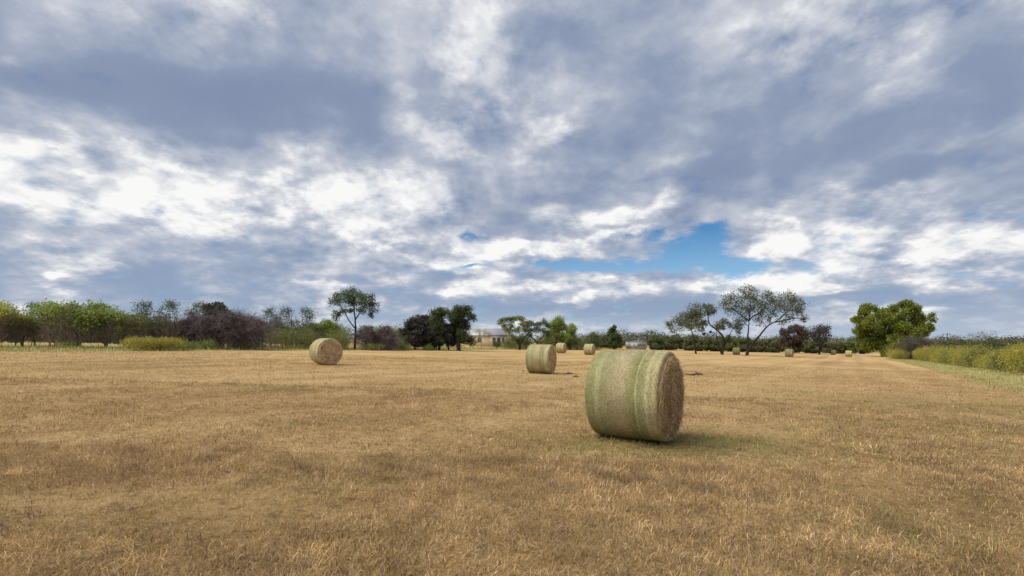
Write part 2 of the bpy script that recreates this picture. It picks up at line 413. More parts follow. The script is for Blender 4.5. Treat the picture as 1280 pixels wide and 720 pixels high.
# ---------------------------------------------------------------- grass blades
def blades(name, px, py, length, width, lean, cols, mat, seed, z0=None):
    rs = np.random.RandomState(seed); k = len(px)
    az = rs.rand(k) * 2 * np.pi; az2 = az + rs.normal(0, .8, k)
    base = np.stack([px, py, (terrain(px, py) if z0 is None else z0) - .012], -1)
    def step(a, t, l): return np.stack([np.cos(a) * np.sin(t) * l, np.sin(a) * np.sin(t) * l, np.cos(t) * l], -1)
    m = base + step(az, lean * .75, length * .55)
    e = m + step(az2, np.clip(lean * 1.35 + rs.normal(0, .35, k), 0, 2.3), length * .45)
    e[:, 2] = np.maximum(e[:, 2], base[:, 2] + .014)
    wa = rs.rand(k) * 2 * np.pi
    # the flat of the blade lies across its own lean, with some twist
    side = np.stack([-np.sin(az + rs.normal(0, .6, k)), np.cos(az + rs.normal(0, .6, k)), rs.normal(0, .2, k)], -1) * (width / 2)[:, None]
    vv = np.stack([base - side, base + side, m + side * .85, m - side * .85, e], 1).reshape(-1, 3)
    b = np.arange(k) * 5
    q = np.stack([b, b + 1, b + 2, b + 3], -1); t = np.stack([b + 3, b + 2, b + 4], -1)
    return mesh_np(name, vv, t, q, mat, colors=np.repeat(cols, 5, 0))
def palette(rs, k, cols, w):
    c = np.array(cols)[rs.choice(len(cols), k, p=np.array(w) / sum(w))]
    return c * (1 + rs.normal(0, .13, (k, 1)))
m_blade = hue_mat('grass_blades')
def wedge(rs, k, y0, y1, marg=1.12):
    y = np.sqrt(rs.rand(k) * (y1 * y1 - y0 * y0) + y0 * y0)
    x = (rs.rand(k) * 2 - 1) * y * 1.06 * marg
    return x, y
def clump(rs, x, y, s, thr, soft):
    d = fnoise(x + 300, y + 300, s, 3)
    return rs.rand(len(x)) < np.clip((d - thr) / soft + .5, .68, 1)
STRAW = [(.66, .465, .235), (.53, .35, .16), (.39, .245, .11), (.78, .59, .34), (.17, .10, .045), (.35, .27, .08), (.18, .19, .05)]
rs = np.random.RandomState(11)
PX = []; PY = []; LN = []; WD = []; TL = []; CC = []
for (cnt, per, y0, y1, l0, w0, spread, cs) in ((36000, 12, 2.5, 7, .092, .0042, .06, .55), (46000, 9, 7, 16, .095, .0068, .08, .7), (45000, 5, 16, 42, .11, .012, .11, 1.2)):
    tx, ty = wedge(rs, cnt, y0, y1)
    ok = clump(rs, tx, ty, cs, .50, .25) & (edge_right(tx, ty) < 1)
    tx, ty = tx[ok], ty[ok]; nt = len(tx)
    h = .45 + 1.0 * fnoise(tx + 90, ty + 50, 1.3, 2) * (.4 + 1.1 * rs.rand(nt))      # each tuft has its own height
    up = rs.rand(nt)                                                               # and stands up or lies matted
    g = fnoise(tx + 31, ty + 7, 3.2, 3); nb = regrow(tx, ty) * 1.35
    isg = rs.rand(nt) < np.clip((g - .58) * 2.2, 0, .40) + .70 * nb
    tone = palette(rs, nt, STRAW, [22, 24, 18, 12, 18, 5, 2]); tone[isg] = palette(rs, int(isg.sum()), [(.12, .165, .03), (.19, .22, .05), (.29, .27, .09)], [3, 3, 2])
    # bleached, golden and rotting grey brown tufts lie in patches
    thatch = fnoise(tx + 170, ty + 20, .24, 2)[:, None]; wide = fnoise(tx + 60, ty + 140, 3.6, 3)[:, None]
    tone = tone * (.50 + .95 * thatch) * (.90 + .20 * wide)
    dead = (rs.rand(nt) < .26)[:, None]; tone = np.where(dead, np.array((.20, .15, .125)) * (.5 + thatch), tone)
    j = np.repeat(np.arange(nt), per); k = len(j)
    PX.append(tx[j] + rs.normal(0, spread, k)); PY.append(ty[j] + rs.normal(0, spread, k))
    LN.append(l0 * h[j] * (.4 + 1.0 * rs.rand(k))); WD.append(w0 * (.6 + .8 * rs.rand(k)))
    TL.append(np.clip(np.where(up[j] < .80, rs.normal(1.22, .22, k), rs.normal(.7, .35, k)), .05, 1.55))
    own = palette(rs, k, STRAW, [24, 24, 16, 16, 16, 4, 1]); mixf = np.where(isg[j], .75, .62)[:, None]
    CC.append((own * (1 - mixf) + tone[j] * mixf) * (.80 + .40 * thatch[j]))
grass = blades('dry_grass', *(np.concatenate(a) for a in (PX, PY, LN, WD, TL, CC)), m_blade, 3)
tag(grass, 'short dry straw coloured grass stubble covering the mown field', 'grass', kind='stuff')
# taller pale green grass on the verges
rs = np.random.RandomState(12)
x = rs.rand(500000) * 120 - 75; y = rs.rand(500000) * 130 + 8
e = edge_left(x, y); ok = (e > -.6) & (e < 11) & (np.abs(x) < y * 1.15 + 2) & (rs.rand(len(x)) < .40)
x2 = rs.rand(300000) * 90 + 14; y2 = rs.rand(300000) * 110 + 10
e2 = edge_right(x2, y2); ok2 = (e2 > -.5) & (e2 < 5) & (np.abs(x2) < y2 * 1.15 + 2) & (rs.rand(len(x2)) < .55)
x = np.concatenate([x[ok], x2[ok2]]); y = np.concatenate([y[ok], y2[ok2]]); e = np.concatenate([e[ok], e2[ok2]]); k = len(x)
tall = np.concatenate([np.clip(.55 + e[:ok.sum()] * .12, .5, 1.3), np.full(int(ok2.sum()), .34)])
vg_ = blades('verge_grass', x, y, .34 * tall * (.5 + rs.rand(k)) * (.4 + 1.2 * fnoise(x + 90, y + 90, 3, 2)), .02 + .022 * rs.rand(k), np.clip(rs.normal(.5, .3, k), 0, 1.3),
       palette(rs, k, [(.40, .36, .13), (.28, .29, .08), (.52, .44, .20), (.19, .22, .06)], [4, 4, 3, 2]), m_blade, 8)
tag(vg_, 'pale green unmown grass along the rim of the field', 'grass', kind='stuff')
# ---------------------------------------------------------------- round hay bales
BR, BL = .78, 1.26
m_wrap, n = material('net_wrap')
tc = n.new('ShaderNodeTexCoord').outputs['Object']
ob = n.new('ShaderNodeObjectInfo').outputs['Random']
sx, sy, sz = n.sep(tc)
t = n.math('ADD', n.math('DIVIDE', sx, BL), .5)                      # 0..1 along the bale
ang = n.math('ARCTAN2', sy, sz)
wob = n.math('MULTIPLY', n.math('SUBTRACT', n.noise(n.comb(0.0, ang, ob), 1.6, 3), .5), .05)
t = n.math('ADD', t, wob)
fib = n.noise(n.comb(n.math('MULTIPLY', sx, 1.0), n.math('MULTIPLY', ang, 7.0), ob), 22, 6, .7)
fil = n.noise(n.comb(n.math('MULTIPLY', sx, 60.0), n.math('MULTIPLY', ang, 2.2), ob), 3.0, 3, .6)
blot = n.noise(tc, 3.2, 4, .6)
band = n.ramp(t, [(0.0, (.285, .28, .115)), (.12, (.315, .305, .13)), (.18, (.425, .39, .215)), (.23, (.325, .315, .15)), (.32, (.37, .33, .165)), (.42, (.435, .36, .205)),
                  (.55, (.43, .355, .20)), (.65, (.305, .29, .12)), (.71, (.275, .27, .095)), (.73, (.46, .43, .25)), (.75, (.29, .295, .12)), (.83, (.37, .335, .16)), (.865, (.51, .46, .265)), (.90, (.40, .36, .17)), (.96, (.50, .435, .235)), (1.0, (.42, .35, .17))])
var = n.math('ADD', n.math('MULTIPLY', fib, .65), n.math('ADD', n.math('MULTIPLY', fil, .55), n.math('MULTIPLY', blot, .35)))
shade = n.rng(var, .50, 1.02, .32, 1.5)
spk = n.noise(n.comb(n.math('MULTIPLY', sx, 1.0), n.math('MULTIPLY', ang, .42), ob), 85, 4, .7)
shade = n.math('MULTIPLY', shade, n.rng(spk, .34, .66, .58, 1.34))
c = n.mix(1.0, band, n.comb(shade, shade, shade), 'MULTIPLY')
bp = n.new('ShaderNodeBump', {'Height': n.math('ADD', n.math('MULTIPLY', fil, .7), fib), 'Strength': .8, 'Distance': .025}).outputs[0]
finish(n, c, .75, bp, .2)
m_hay, n = material('hay_end')
tc = n.new('ShaderNodeTexCoord').outputs['Object']
ob = n.new('ShaderNodeObjectInfo').outputs['Random']
sx, sy, sz = n.sep(tc)
wv = n.vmath('SCALE', n.vmath('SUBTRACT', n.noise(tc, 4.5, 5, .65, out='Color'), (.5, .5, .5)), scale=.17)
qx, qy, qz = n.sep(n.vmath('ADD', tc, wv))
rad = n.math('SQRT', n.math('ADD', n.math('MULTIPLY', qy, qy), n.math('MULTIPLY', qz, qz)))
ang = n.math('ARCTAN2', qy, qz)
lay = n.noise(n.comb(n.math('MULTIPLY', rad, 30.0), n.math('MULTIPLY', ang, 2.2), ob), 1.0, 6, .72)
chaff = n.noise(tc, 34, 6, .75); lump = n.noise(tc, 5.0, 4, .6)
h = n.math('ADD', n.math('MULTIPLY', lay, .72), n.math('ADD', n.math('MULTIPLY', chaff, .35), n.math('MULTIPLY', lump, .35)))
c = n.ramp(h, [(.54, (.10, .062, .034)), (.64, (.36, .245, .13)), (.74, (.56, .41, .235)), (.85, (.74, .59, .39))])
bp = n.new('ShaderNodeBump', {'Height': h, 'Strength': 1.0, 'Distance': .06}).outputs[0]
finish(n, c, .95, bp, .05)
m_straw = hue_mat('loose_hay', .2)

def make_bale(name, seed, detail=96, strands=0):
    rs = np.random.RandomState(seed)
    root = empty(name, (0, 0, 0))
    # barrel with a settled foot and softly rounded rims; the axis lies along x
    prof = [(-.5, .955), (-.49, .98), (-.465, .992), (-.38, 1.0), (-.2, 1.006), (0, 1.004), (.2, 1.008), (.38, 1.0), (.465, .993), (.49, .982), (.5, .957)]
    na = detail; vs = []
    def radius(a, tt):
        bulge = .012 * math.sin(2 * a + seed) + .008 * math.sin(3 * a + 5 * tt + seed * 2) + .004 * math.sin(7 * a + 3 * tt)
        return BR * (1 + bulge)
    def squash(y, z):
        lim = -BR * .985
        if z < lim: z = lim + (z - lim) * .12; y *= 1.03
        return y, z
    for (tt, rr) in prof:
        for k in range(na):
            a = 2 * math.pi * k / na; r = radius(a, tt) * rr
            y, z = squash(r * math.sin(a), r * math.cos(a)); vs.append((tt * BL, y, z))
    q = []
    for i in range(len(prof) - 1):
        for k in range(na):
            k2 = (k + 1) % na; q.append((i * na + k, i * na + k2, (i + 1) * na + k2, (i + 1) * na + k))
    body = mesh_np('net_wrap', vs, None, q, m_wrap, root, smooth=True)
    body.location.z = BR * .985
    for sgn in (-1, 1):
        rings = 26; ev = []; eq = []; et = []
        ofx = rs.rand() * 50
        for j in range(rings + 1):
            fr = 1 - j / rings
            for k in range(na):
                a = 2 * math.pi * k / na; r = radius(a, sgn * .5) * .958 * fr
                y, z = squash(r * math.sin(a), r * math.cos(a))
                nz_ = float(fnoise(np.array([y + ofx]), np.array([z + 7.0]), .22, 4)[0]) - .5
                ridge = .012 * math.sin(fr * 40 + a + 4 * nz_)
                lift = min(1, (1 - fr) * 7)
                xx = BL * .5 - .004 + lift * (.022 + .09 * nz_ + ridge)
                ev.append((sgn * xx, y, z))
        for j in range(rings):
            for k in range(na):
                k2 = (k + 1) % na; f = (j * na + k, j * na + k2, (j + 1) * na + k2, (j + 1) * na + k)
                eq.append(f if sgn > 0 else f[::-1])
        e = mesh_np('hay_end', ev, None, eq, m_hay, root, smooth=True); e.location.z = BR * .985
    if strands:
        # loose stalks lying round the face and fringing its rim, wisps under the foot
        vv = []; tt_ = []; cc = []
        pal = np.array([(.62, .48, .29), (.50, .36, .19), (.38, .25, .125), (.70, .58, .38), (.20, .125, .065)])
        for s in range(strands):
            sgn = 1 if rs.rand() < .75 else -1
            kind = rs.rand()
            if kind < .93:
                r = BR * .90 * math.sqrt(rs.rand()); a = rs.rand() * 2 * math.pi; L = .05 + .14 * rs.rand()
                dirn = a + math.pi / 2 + rs.normal(0, .6)
                y0, z0 = squash(r * math.sin(a), r * math.cos(a)); x0 = BL * .5 + .005 + .03 * rs.rand()
                p0 = np.array((sgn * x0, y0, z0)); p2 = p0 + np.array((sgn * rs.normal(.03, .02), math.sin(dirn) * L, math.cos(dirn) * L))
                if math.hypot(p2[1], p2[2]) > BR * .95: continue
            else:
                tt0 = rs.rand() - .5; a = rs.rand() * 2 * math.pi; r = radius(a, tt0) * .998
                y0, z0 = squash(r * math.sin(a), r * math.cos(a)); L = .02 + .05 * rs.rand()
                p0 = np.array((tt0 * BL, y0, z0)); p2 = p0 + np.array((rs.normal(0, .03), math.sin(a) * L * .5, math.cos(a) * L * .5)) + rs.normal(0, .012, 3)
            mid = (p0 + p2) / 2 + rs.normal(0, .012, 3); wv_ = rs.normal(0, 1, 3); wv_ *= (.0028 + .002 * rs.rand()) / np.linalg.norm(wv_)
            b = len(vv); vv += [p0 - wv_, p0 + wv_, mid + wv_, mid - wv_, p2]; tt_ += [(b, b + 1, b + 2), (b, b + 2, b + 3), (b + 3, b + 2, b + 4)]
            cc += [pal[rs.choice(5, p=[.25, .3, .2, .15, .1])] * (1 + rs.normal(0, .12))] * 5
        o = mesh_np('loose_hay', vv, tt_, None, m_straw, root, colors=np.array(cc)); o.location.z = BR * .985
    return root
def put_bale(root, px, Y, heading, label, sc=.965):
    """heading: the way one flat end looks, degrees from +X"""
    x = gx(px, Y); root.location = (x, Y, tz(x, Y) + .012)
    root.rotation_euler = (0, 0, R(heading)); root.scale = (sc,) * 3
    tag(root, label, 'hay bale', 'round hay bales scattered over the mown field')
    return root
b0 = put_bale(make_bale('hay_bale', 3, 128, 5200), 794, 8.62, -34.5, 'biggest and nearest round hay bale with green striped net wrap', 1.0)
bA = make_bale('hay_bale', 8, 72, 900)
put_bale(bA, 407.5, 27.6, -90 + 21 + 22, 'round hay bale showing its whole straw end, alone left on the field')
def more(*a):
    c = copy_tree(bA); put_bale(c, *a); return c
more(676.5, 25.4, -23, 'middle distance round hay bale with its straw end turned right, left of the biggest')
more(701.5, 73, -28, 'round hay bale peeping out from behind the right shoulder of the middle distance bale')
more(737, 67, -30, 'small round hay bale just beyond the upper left of the biggest bale')
more(920.5, 102, -38, 'small round hay bale between the trunks of the bare legged field trees')
more(986.7, 95, -44, 'small round hay bale in front of the dark bronze tree')
more(1007.5, 189, -40, 'tiniest round hay bale, at the far rim beside low yellow bushes')
more(1041.5, 151, -40, 'tiny round hay bale to the left of the bale before the big green tree')
more(1060.8, 118, -42, 'small round hay bale in front of the big green tree')
# ---------------------------------------------------------------- dropped tufts of dark hay
def make_tuft(name, seed):
    rs = np.random.RandomState(seed); k = 260
    r = rs.rand(k) ** .6; a = rs.rand(k) * 6.283
    px_, py_ = r * np.cos(a) * .20, r * np.sin(a) * .12
    pz = (1 - r) * .12 * rs.rand(k)
    d = rs.normal(0, 1, (k, 3)) * np.array((1, 1, .45)); d /= np.linalg.norm(d, axis=1)[:, None]
    p0 = np.stack([px_, py_, pz], -1); p2 = p0 + d * (.06 + .08 * rs.rand(k))[:, None]; p2[:, 2] = np.abs(p2[:, 2])
    wv_ = rs.normal(0, 1, (k, 3)); wv_ *= .006 / np.linalg.norm(wv_, axis=1)[:, None]
    vv = np.stack([p0 - wv_, p0 + wv_, p2], 1).reshape(-1, 3)
    col = palette(rs, k, [(.12, .07, .04), (.20, .13, .07), (.08, .05, .03)], [3, 2, 2])
    return mesh_np(name, vv, np.arange(3 * k).reshape(-1, 3), None, m_straw, colors=np.repeat(col, 3, 0))
for i, (px, py, lab) in enumerate(((872, 468.8, 'larger dark tuft of dropped hay on the stubble right of the biggest bale'), (865, 469.4, 'middle dark tuft of dropped hay in the row right of the biggest bale'), (859, 468.5, 'palest and leftmost dark hay tuft next to the face of the biggest bale'),
                                   (711, 467.8, 'dark tuft on the stubble right of the middle distance bale'), (720, 471.5, 'smaller dark tuft a little nearer than the one by the middle distance bale'))):  # last pair: dark brown clumps of strands by the middle distance bale
    Yd = 1.73 * F / (py - HY)
    for _ in range(6): Yd = (EYE - tz(gx(px, Yd), Yd)) * F / (py - HY)
    o = make_tuft('hay_tuft', 40 + i); x = gx(px, Yd); o.location = (x, Yd, tz(x, Yd) + .01); s = (1.5, .9, .7, 1.1, .8)[i]; o.scale = (s, s, s)
    tag(o, lab, 'hay tuft', 'dropped tufts of hay')
# ---------------------------------------------------------------- plants
M_BARK = barky('grey_brown_bark', (.045, .034, .027), (.13, .10, .08))
M_DARKBARK = barky('dark_bark', (.018, .015, .014), (.055, .045, .04))
M_TWIG = plain('dry_twigs', (.29, .235, .185), .95, .45, 2.5, .1)
M_DEADTWIG = plain('dead_brush_twigs', (.165, .130, .128), .95, .5, 1.6, .1)
M_OLIVE = leafy('olive_leaves', (.079, .096, .028), (.149, .175, .049), (.263, .289, .079))
M_GREEN = leafy('light_green_leaves', (.105, .149, .028), (.210, .280, .049), (.350, .420, .088))
M_YGREEN = leafy('yellow_green_leaves', (.175, .210, .032), (.315, .350, .049), (.490, .490, .070))
M_BLUEGREEN = leafy('blue_green_leaves', (.045, .072, .040), (.09, .135, .07), (.16, .21, .10))
M_DEEP = leafy('deep_green_leaves', (.028, .047, .021), (.060, .091, .035), (.123, .158, .052))
M_GREYGREEN = leafy('grey_green_leaves', (.065, .078, .035), (.115, .132, .058), (.185, .20, .095))
M_BIG = leafy('broad_green_leaves', (.051, .085, .014), (.145, .196, .024), (.340, .340, .037), scale=.55)
M_BRONZE = leafy('bronze_leaves', (.036, .026, .018), (.078, .055, .039), (.143, .104, .072), .2)
M_DUSK = leafy('dark_purple_leaves', (.040, .037, .034), (.075, .070, .062), (.12, .11, .10), .2)
M_LINE = leafy('tree_line_leaves', (.085, .10, .04), (.135, .15, .06), (.20, .21, .085))
M_THICKET = leafy('thicket_leaves', (.085, .075, .04), (.14, .125, .065), (.20, .19, .085))
M_GREENGOLD = leafy('green_gold_leaves', (.12, .135, .035), (.215, .225, .055), (.33, .32, .08), .3, .9)
M_DULL = leafy('dull_olive_leaves', (.05, .055, .024), (.085, .09, .036), (.13, .13, .05))
M_GOLD = leafy('golden_flowers', (.24, .21, .03), (.36, .31, .045), (.47, .40, .07), .3, 1.6)
M_GOLDLEAF = leafy('olive_yellow_leaves', (.20, .195, .04), (.36, .34, .07), (.50, .45, .10), .3, .9)

def leaves(rs, cents, rads, per, size, flat=.8):
    """small leaf sprays scattered through clusters: each a bent pair of triangles"""
    cents = np.asarray(cents, float); rads = np.asarray(rads, float)
    num = np.maximum(5, (per * (rads / rads.mean()) ** 2)).astype(int)
    idx = np.repeat(np.arange(len(cents)), num); k = len(idx)
    d = rs.normal(0, 1, (k, 3)); d /= np.linalg.norm(d, axis=1)[:, None]
    p = cents[idx] + d * (rads[idx] * rs.rand(k) ** .5)[:, None] * np.array((1, 1, flat))
    a = rs.normal(0, 1, (k, 3)); a[:, 2] *= .7; a /= np.linalg.norm(a, axis=1)[:, None]
    b = np.cross(a, rs.normal(0, 1, (k, 3))); b /= np.linalg.norm(b, axis=1)[:, None]
    s = size * (.55 + .9 * rs.rand(k))[:, None]
    c = np.cross(a, b) * s * .2
    v = np.stack([p - a * s * .6, p + b * s * .33 + c, p + a * s * .6, p - b * s * .33 + c], 1).reshape(-1, 3)
    i = np.arange(k) * 4
    return v, np.stack([i, i + 1, i + 2, i + 3], -1)
def twigs(rs, start, end, width):
    """thin crooked twigs as slim three-sided blades"""
    k = len(start); mid = (start + end) / 2 + rs.normal(0, 1, (k, 3)) * (np.linalg.norm(end - start, axis=1) * .12)[:, None]
    w_ = rs.normal(0, 1, (k, 3)); w_ /= np.linalg.norm(w_, axis=1)[:, None]; w_ *= width / 2
    v = np.stack([start - w_, start + w_, mid + w_ * .7, mid - w_ * .7, end], 1).reshape(-1, 3); b = np.arange(k) * 5
    return v, np.stack([b + 3, b + 2, b + 4], -1), np.stack([b, b + 1, b + 2, b + 3], -1)
def limb_points(p0, p1, rs, sag=.12, n=6):
    p0, p1 = np.array(p0, float), np.array(p1, float); L = np.linalg.norm(p1 - p0)
    t = np.linspace(0, 1, n)[:, None]; pts = p0 + (p1 - p0) * t
    bend = rs.normal(0, sag * L, 3); bend[2] = abs(bend[2]) * .6
    pts = pts + np.sin(t * np.pi) * bend + rs.normal(0, .02 * L, (n, 3)) * np.sin(t * np.pi)
    return pts
def make_tree(name, limbs, clusters, rad, per, size, bark, leafm, seed, trunk_r, twig_n=6, flat=.8, depth=.5, fill=None, sides=7):
    """limbs: main stems as lists of (x, z) or (x, y, z) metres; clusters: (x, z, r) of foliage; branches are grown from the stems to every cluster"""
    rs = np.random.RandomState(seed); root = empty(name, (0, 0, 0))
    tb = MB(); allp = []; allr = []
    H = max(c[-2] if len(c) == 3 else c[2] for c in clusters)
    for li, L in enumerate(limbs):
        P_ = []
        dr = rs.normal(0, .16)
        for j, q in enumerate(L):
            if len(q) == 2: P_.append((q[0], dr * max(0, q[1] - L[0][1]) if li else dr * .5 * q[1], q[1]))
            else: P_.append(q)
        if li:
            # a stem that leaves another starts on it
            A = np.array(allp); d = np.linalg.norm((A - np.array((P_[0][0], 0, P_[0][2])))[:, [0, 2]], axis=1); j = d.argmin()
            if d[j] < .12 * H: off = A[j] - np.array(P_[0]); P_ = [tuple(np.array(p) + np.array((off[0] * (m == 0), off[1], off[2] * (m == 0)))) for m, p in enumerate(P_)]
        P_ = np.array(P_, float)
        seg = np.concatenate([[0], np.cumsum(np.linalg.norm(np.diff(P_, axis=0), axis=1))]); tt = np.linspace(0, seg[-1], max(6, 4 * len(P_)))
        pts = np.stack([np.interp(tt, seg, P_[:, a]) for a in range(3)], -1)
        sm = pts.copy(); sm[1:-1] = (pts[:-2] + 2 * pts[1:-1] + pts[2:]) / 4; pts = sm + rs.normal(0, .012 * H * .25, pts.shape) * np.linspace(0, 1, len(pts))[:, None]
        r0 = trunk_r * (1.0 if L[0][-1] < .05 * H else .62) * (1 if li == 0 else .85)
        r = r0 * (1 - .72 * np.linspace(0, 1, len(pts)))
        if L[0][-1] < .05 * H: r[0] *= 1.45; pts[0, 2] -= .15
        tb.tube(pts, r, sides); allp += list(pts); allr += list(r)
    A = np.array(allp); Ar = np.array(allr); cen = []; cr = []; TS = []; TE = []
    half = max(abs(c[0]) for c in clusters) + .1
    for c in clusters:
        if len(c) == 3:
            x, z, r = c; y = rs.normal(0, depth) * half * math.sqrt(max(.08, 1 - (x / half) ** 2 * .8))
            j0 = np.argmin(np.hypot(A[:, 0] - x, A[:, 2] - z)); y += A[j0, 1] * .5
        else: x, y, z, r = c
        p = np.array((x, y, z))
        cost = np.linalg.norm(A - p, axis=1) + 2.0 * np.maximum(0, A[:, 2] - z + .15 * H * 0) + .02 / (Ar + .01) * .3
        cost[A[:, 2] < .16 * H] += 4
        j = cost.argmin(); pts = limb_points(A[j], p, rs)
        rr = np.linspace(min(Ar[j] * .6, trunk_r * .42), max(.012, trunk_r * .06), len(pts)); tb.tube(pts, rr, 5)
        A = np.vstack([A, pts[2:]]); Ar = np.concatenate([Ar, rr[2:]])
        cen.append(p); cr.append(r * rad)
        for _ in range(twig_n):
            e = rs.normal(0, 1, 3); e /= np.linalg.norm(e); e = p + e * np.array((1, 1, flat)) * r * rad * (.6 + .45 * rs.rand())
            q = pts[rs.randint(2, len(pts))]; pt = limb_points(q, e, rs, .1, 4)
            tb.tube(pt, np.linspace(max(.014, trunk_r * .07), .006, 4), 3)
            for m in range(3):
                TS.append(pt[rs.randint(1, 4)]); TE.append(TS[-1] + rs.normal(0, .35 * r * rad, 3))
            # leaf sprays sit along the twigs so that sky shows between them
            cen += [pt[2], pt[3]]; cr += [r * rad * .70, r * rad * .66]
    tv, t3, t4 = twigs(rs, np.array(TS), np.array(TE), max(.012, size * .10)); b_ = len(tb.v)
    tb.v += list(tv); tb.t += [tuple(f) for f in t3 + b_]; tb.q += [tuple(f) for f in t4 + b_]
    tb.build('trunk', bark, root, smooth=True)
    v, q = leaves(rs, cen, cr, per, size, flat); mesh_np('crown', v, None, q, leafm, root)
    return root
def rand_tree(name, H, W, seed, bark, leafm, style, per=26, size=.2, stems=1, low=.35, rad=1.0, ncl=12, tr=None, lean=0.0, brush=0, brushm=None):
    rs = np.random.RandomState(seed); limbs = []
    for s in range(stems):
        a = rs.rand() * 6.28; sp = (.22 if stems > 1 else .08) * W
        dx = math.cos(a) * sp + lean * H; dy = math.sin(a) * sp
        limbs.append([(rs.normal(0, .05) * W * (stems > 1), rs.normal(0, .05) * W * (stems > 1), 0), (dx * .4, dy * .4, H * .28), (dx + rs.normal(0, .04) * W, dy, H * .55), (dx * 1.3 + rs.normal(0, .06) * W, dy * 1.3, H * .78)])
    cl = []
    for i in range(ncl):
        a = i * 2.399 + rs.rand(); fr = math.sqrt((i + .5) / ncl); u = rs.rand()
        if style == 'flat': z = H * (1 - .16 - .38 * u * (1 - .3 * fr)) - .14 * H * fr
        elif style == 'round': z = H * (low + (1 - low) * (.5 + .42 * math.sin(rs.rand() * 3.1 - 1.55) * math.sqrt(1.05 - fr * fr * .8)))
        elif style == 'tall': z = H * (low + (.92 - low) * u); fr *= (1.1 - .55 * u)
        else: z = H * (low + (.9 - low) * u)
        cl.append((math.cos(a) * fr * W * .46 + lean * z, math.sin(a) * fr * W * .42, z, (.13 + .09 * rs.rand()) * (W + H) * .5))
    root = make_tree(name, limbs, cl, rad, per, size, bark, leafm, seed, tr or .028 * H)
    if brush:   # a haze of bare grey twigs under the leaves
        k = brush; a = rs.rand(k) * 6.28; r = np.sqrt(rs.rand(k)) * W * .5
        st = np.stack([np.cos(a) * r * .8, np.sin(a) * r * .8, H * (.10 + .10 * np.sin(a * 3 + seed) + .12 * np.sin(a * 7 + r * 4) + .5 * rs.rand(k)).clip(.10)], -1)
        en = st + rs.normal(0, 1, (k, 3)) * np.array((.06 * W, .06 * W, .06 * H)) + np.stack([np.cos(a) * r * .14, np.sin(a) * r * .14, H * (.05 + .13 * rs.rand(k))], -1); en[:, 2] = np.minimum(en[:, 2], H * (.66 + .12 * rs.rand(k)))
        v, t3, t4 = twigs(rs, st, en, .034); mesh_np('bare_twigs', v, t3, t4, brushm or M_TWIG, root)
    return root
def make_bush(name, W, Dp, H, seed, leafm, n=2200, size=.14, topm=None, topn=0, stemm=None, lumps=9, upright=0.0, topsize=None):
    """a low shrub: stems and a lumpy mass of leaves, flower heads on the upper side when topm is given"""
    rs = np.random.RandomState(seed); root = empty(name, (0, 0, 0))
    cs = []
    for i in range(lumps):
        a = i * 2.399 + rs.rand() * .8; fr = math.sqrt((i + .3) / lumps) * .74
        cs.append((math.cos(a) * fr * W / 2, math.sin(a) * fr * Dp / 2, H * (.36 + .20 * rs.rand()) * (1 - .35 * fr ** 2), (.24 + .14 * rs.rand())))
    cs = np.array(cs)
    def shell(k, lo, up):
        j = rs.randint(0, lumps, k); d = rs.normal(0, 1, (k, 3))
        if up: d[:, 2] = np.abs(d[:, 2]) + .1
        d /= np.linalg.norm(d, axis=1)[:, None]; rr = lo + (1 - lo) * rs.rand(k)
        p = cs[j, :3] + d * (cs[j, 3] * rr)[:, None] * np.array((W, Dp, H * 1.45)) * np.array((.95, .95, 1))
        rag = (rs.rand(k) ** 4) * .22 * H; p[:, 2] += rag * (d[:, 2] > 0)
        return p[p[:, 2] > .02], d[p[:, 2] > .02]
    def spray(p, s0, up):
        k = len(p); a = rs.normal(0, 1, (k, 3)); a[:, 2] = a[:, 2] * (1 - up) + up * (1 + np.abs(a[:, 2])); a /= np.linalg.norm(a, axis=1)[:, None]
        b = np.cross(a, rs.normal(0, 1, (k, 3))); b /= np.linalg.norm(b, axis=1)[:, None]; s = s0 * (.5 + rs.rand(k))[:, None]
        v = np.stack([p - a * s * .6, p + b * s * .26, p + a * s * .75, p - b * s * .26], 1).reshape(-1, 3); i = np.arange(k) * 4
        return v, np.stack([i, i + 1, i + 2, i + 3], -1)
    p, _ = shell(n, .25, False); v, q = spray(p, size, upright); mesh_np('foliage', v, None, q, leafm, root)
    if topm:
        p, _ = shell(topn, .82, True); v, q = spray(p, topsize or size, upright); mesh_np('flower_heads', v, None, q, topm, root)
    m = MB()
    for i in range(lumps * 3):
        c = cs[i % lumps]; b = np.array((c[0] * .5 + rs.normal(0, .05) * W, c[1] * .5 + rs.normal(0, .05) * Dp, -.05)); e = c[:3] + rs.normal(0, .12, 3) * np.array((W, Dp, H)); e[2] = max(e[2], .3 * H) * 1.15
        m.tube(limb_points(b, e, rs, .08, 5), np.linspace(.02, .006, 5) * max(.7, H / 2), 4)
    m.build('stems', stemm or M_TWIG, root)
    return root
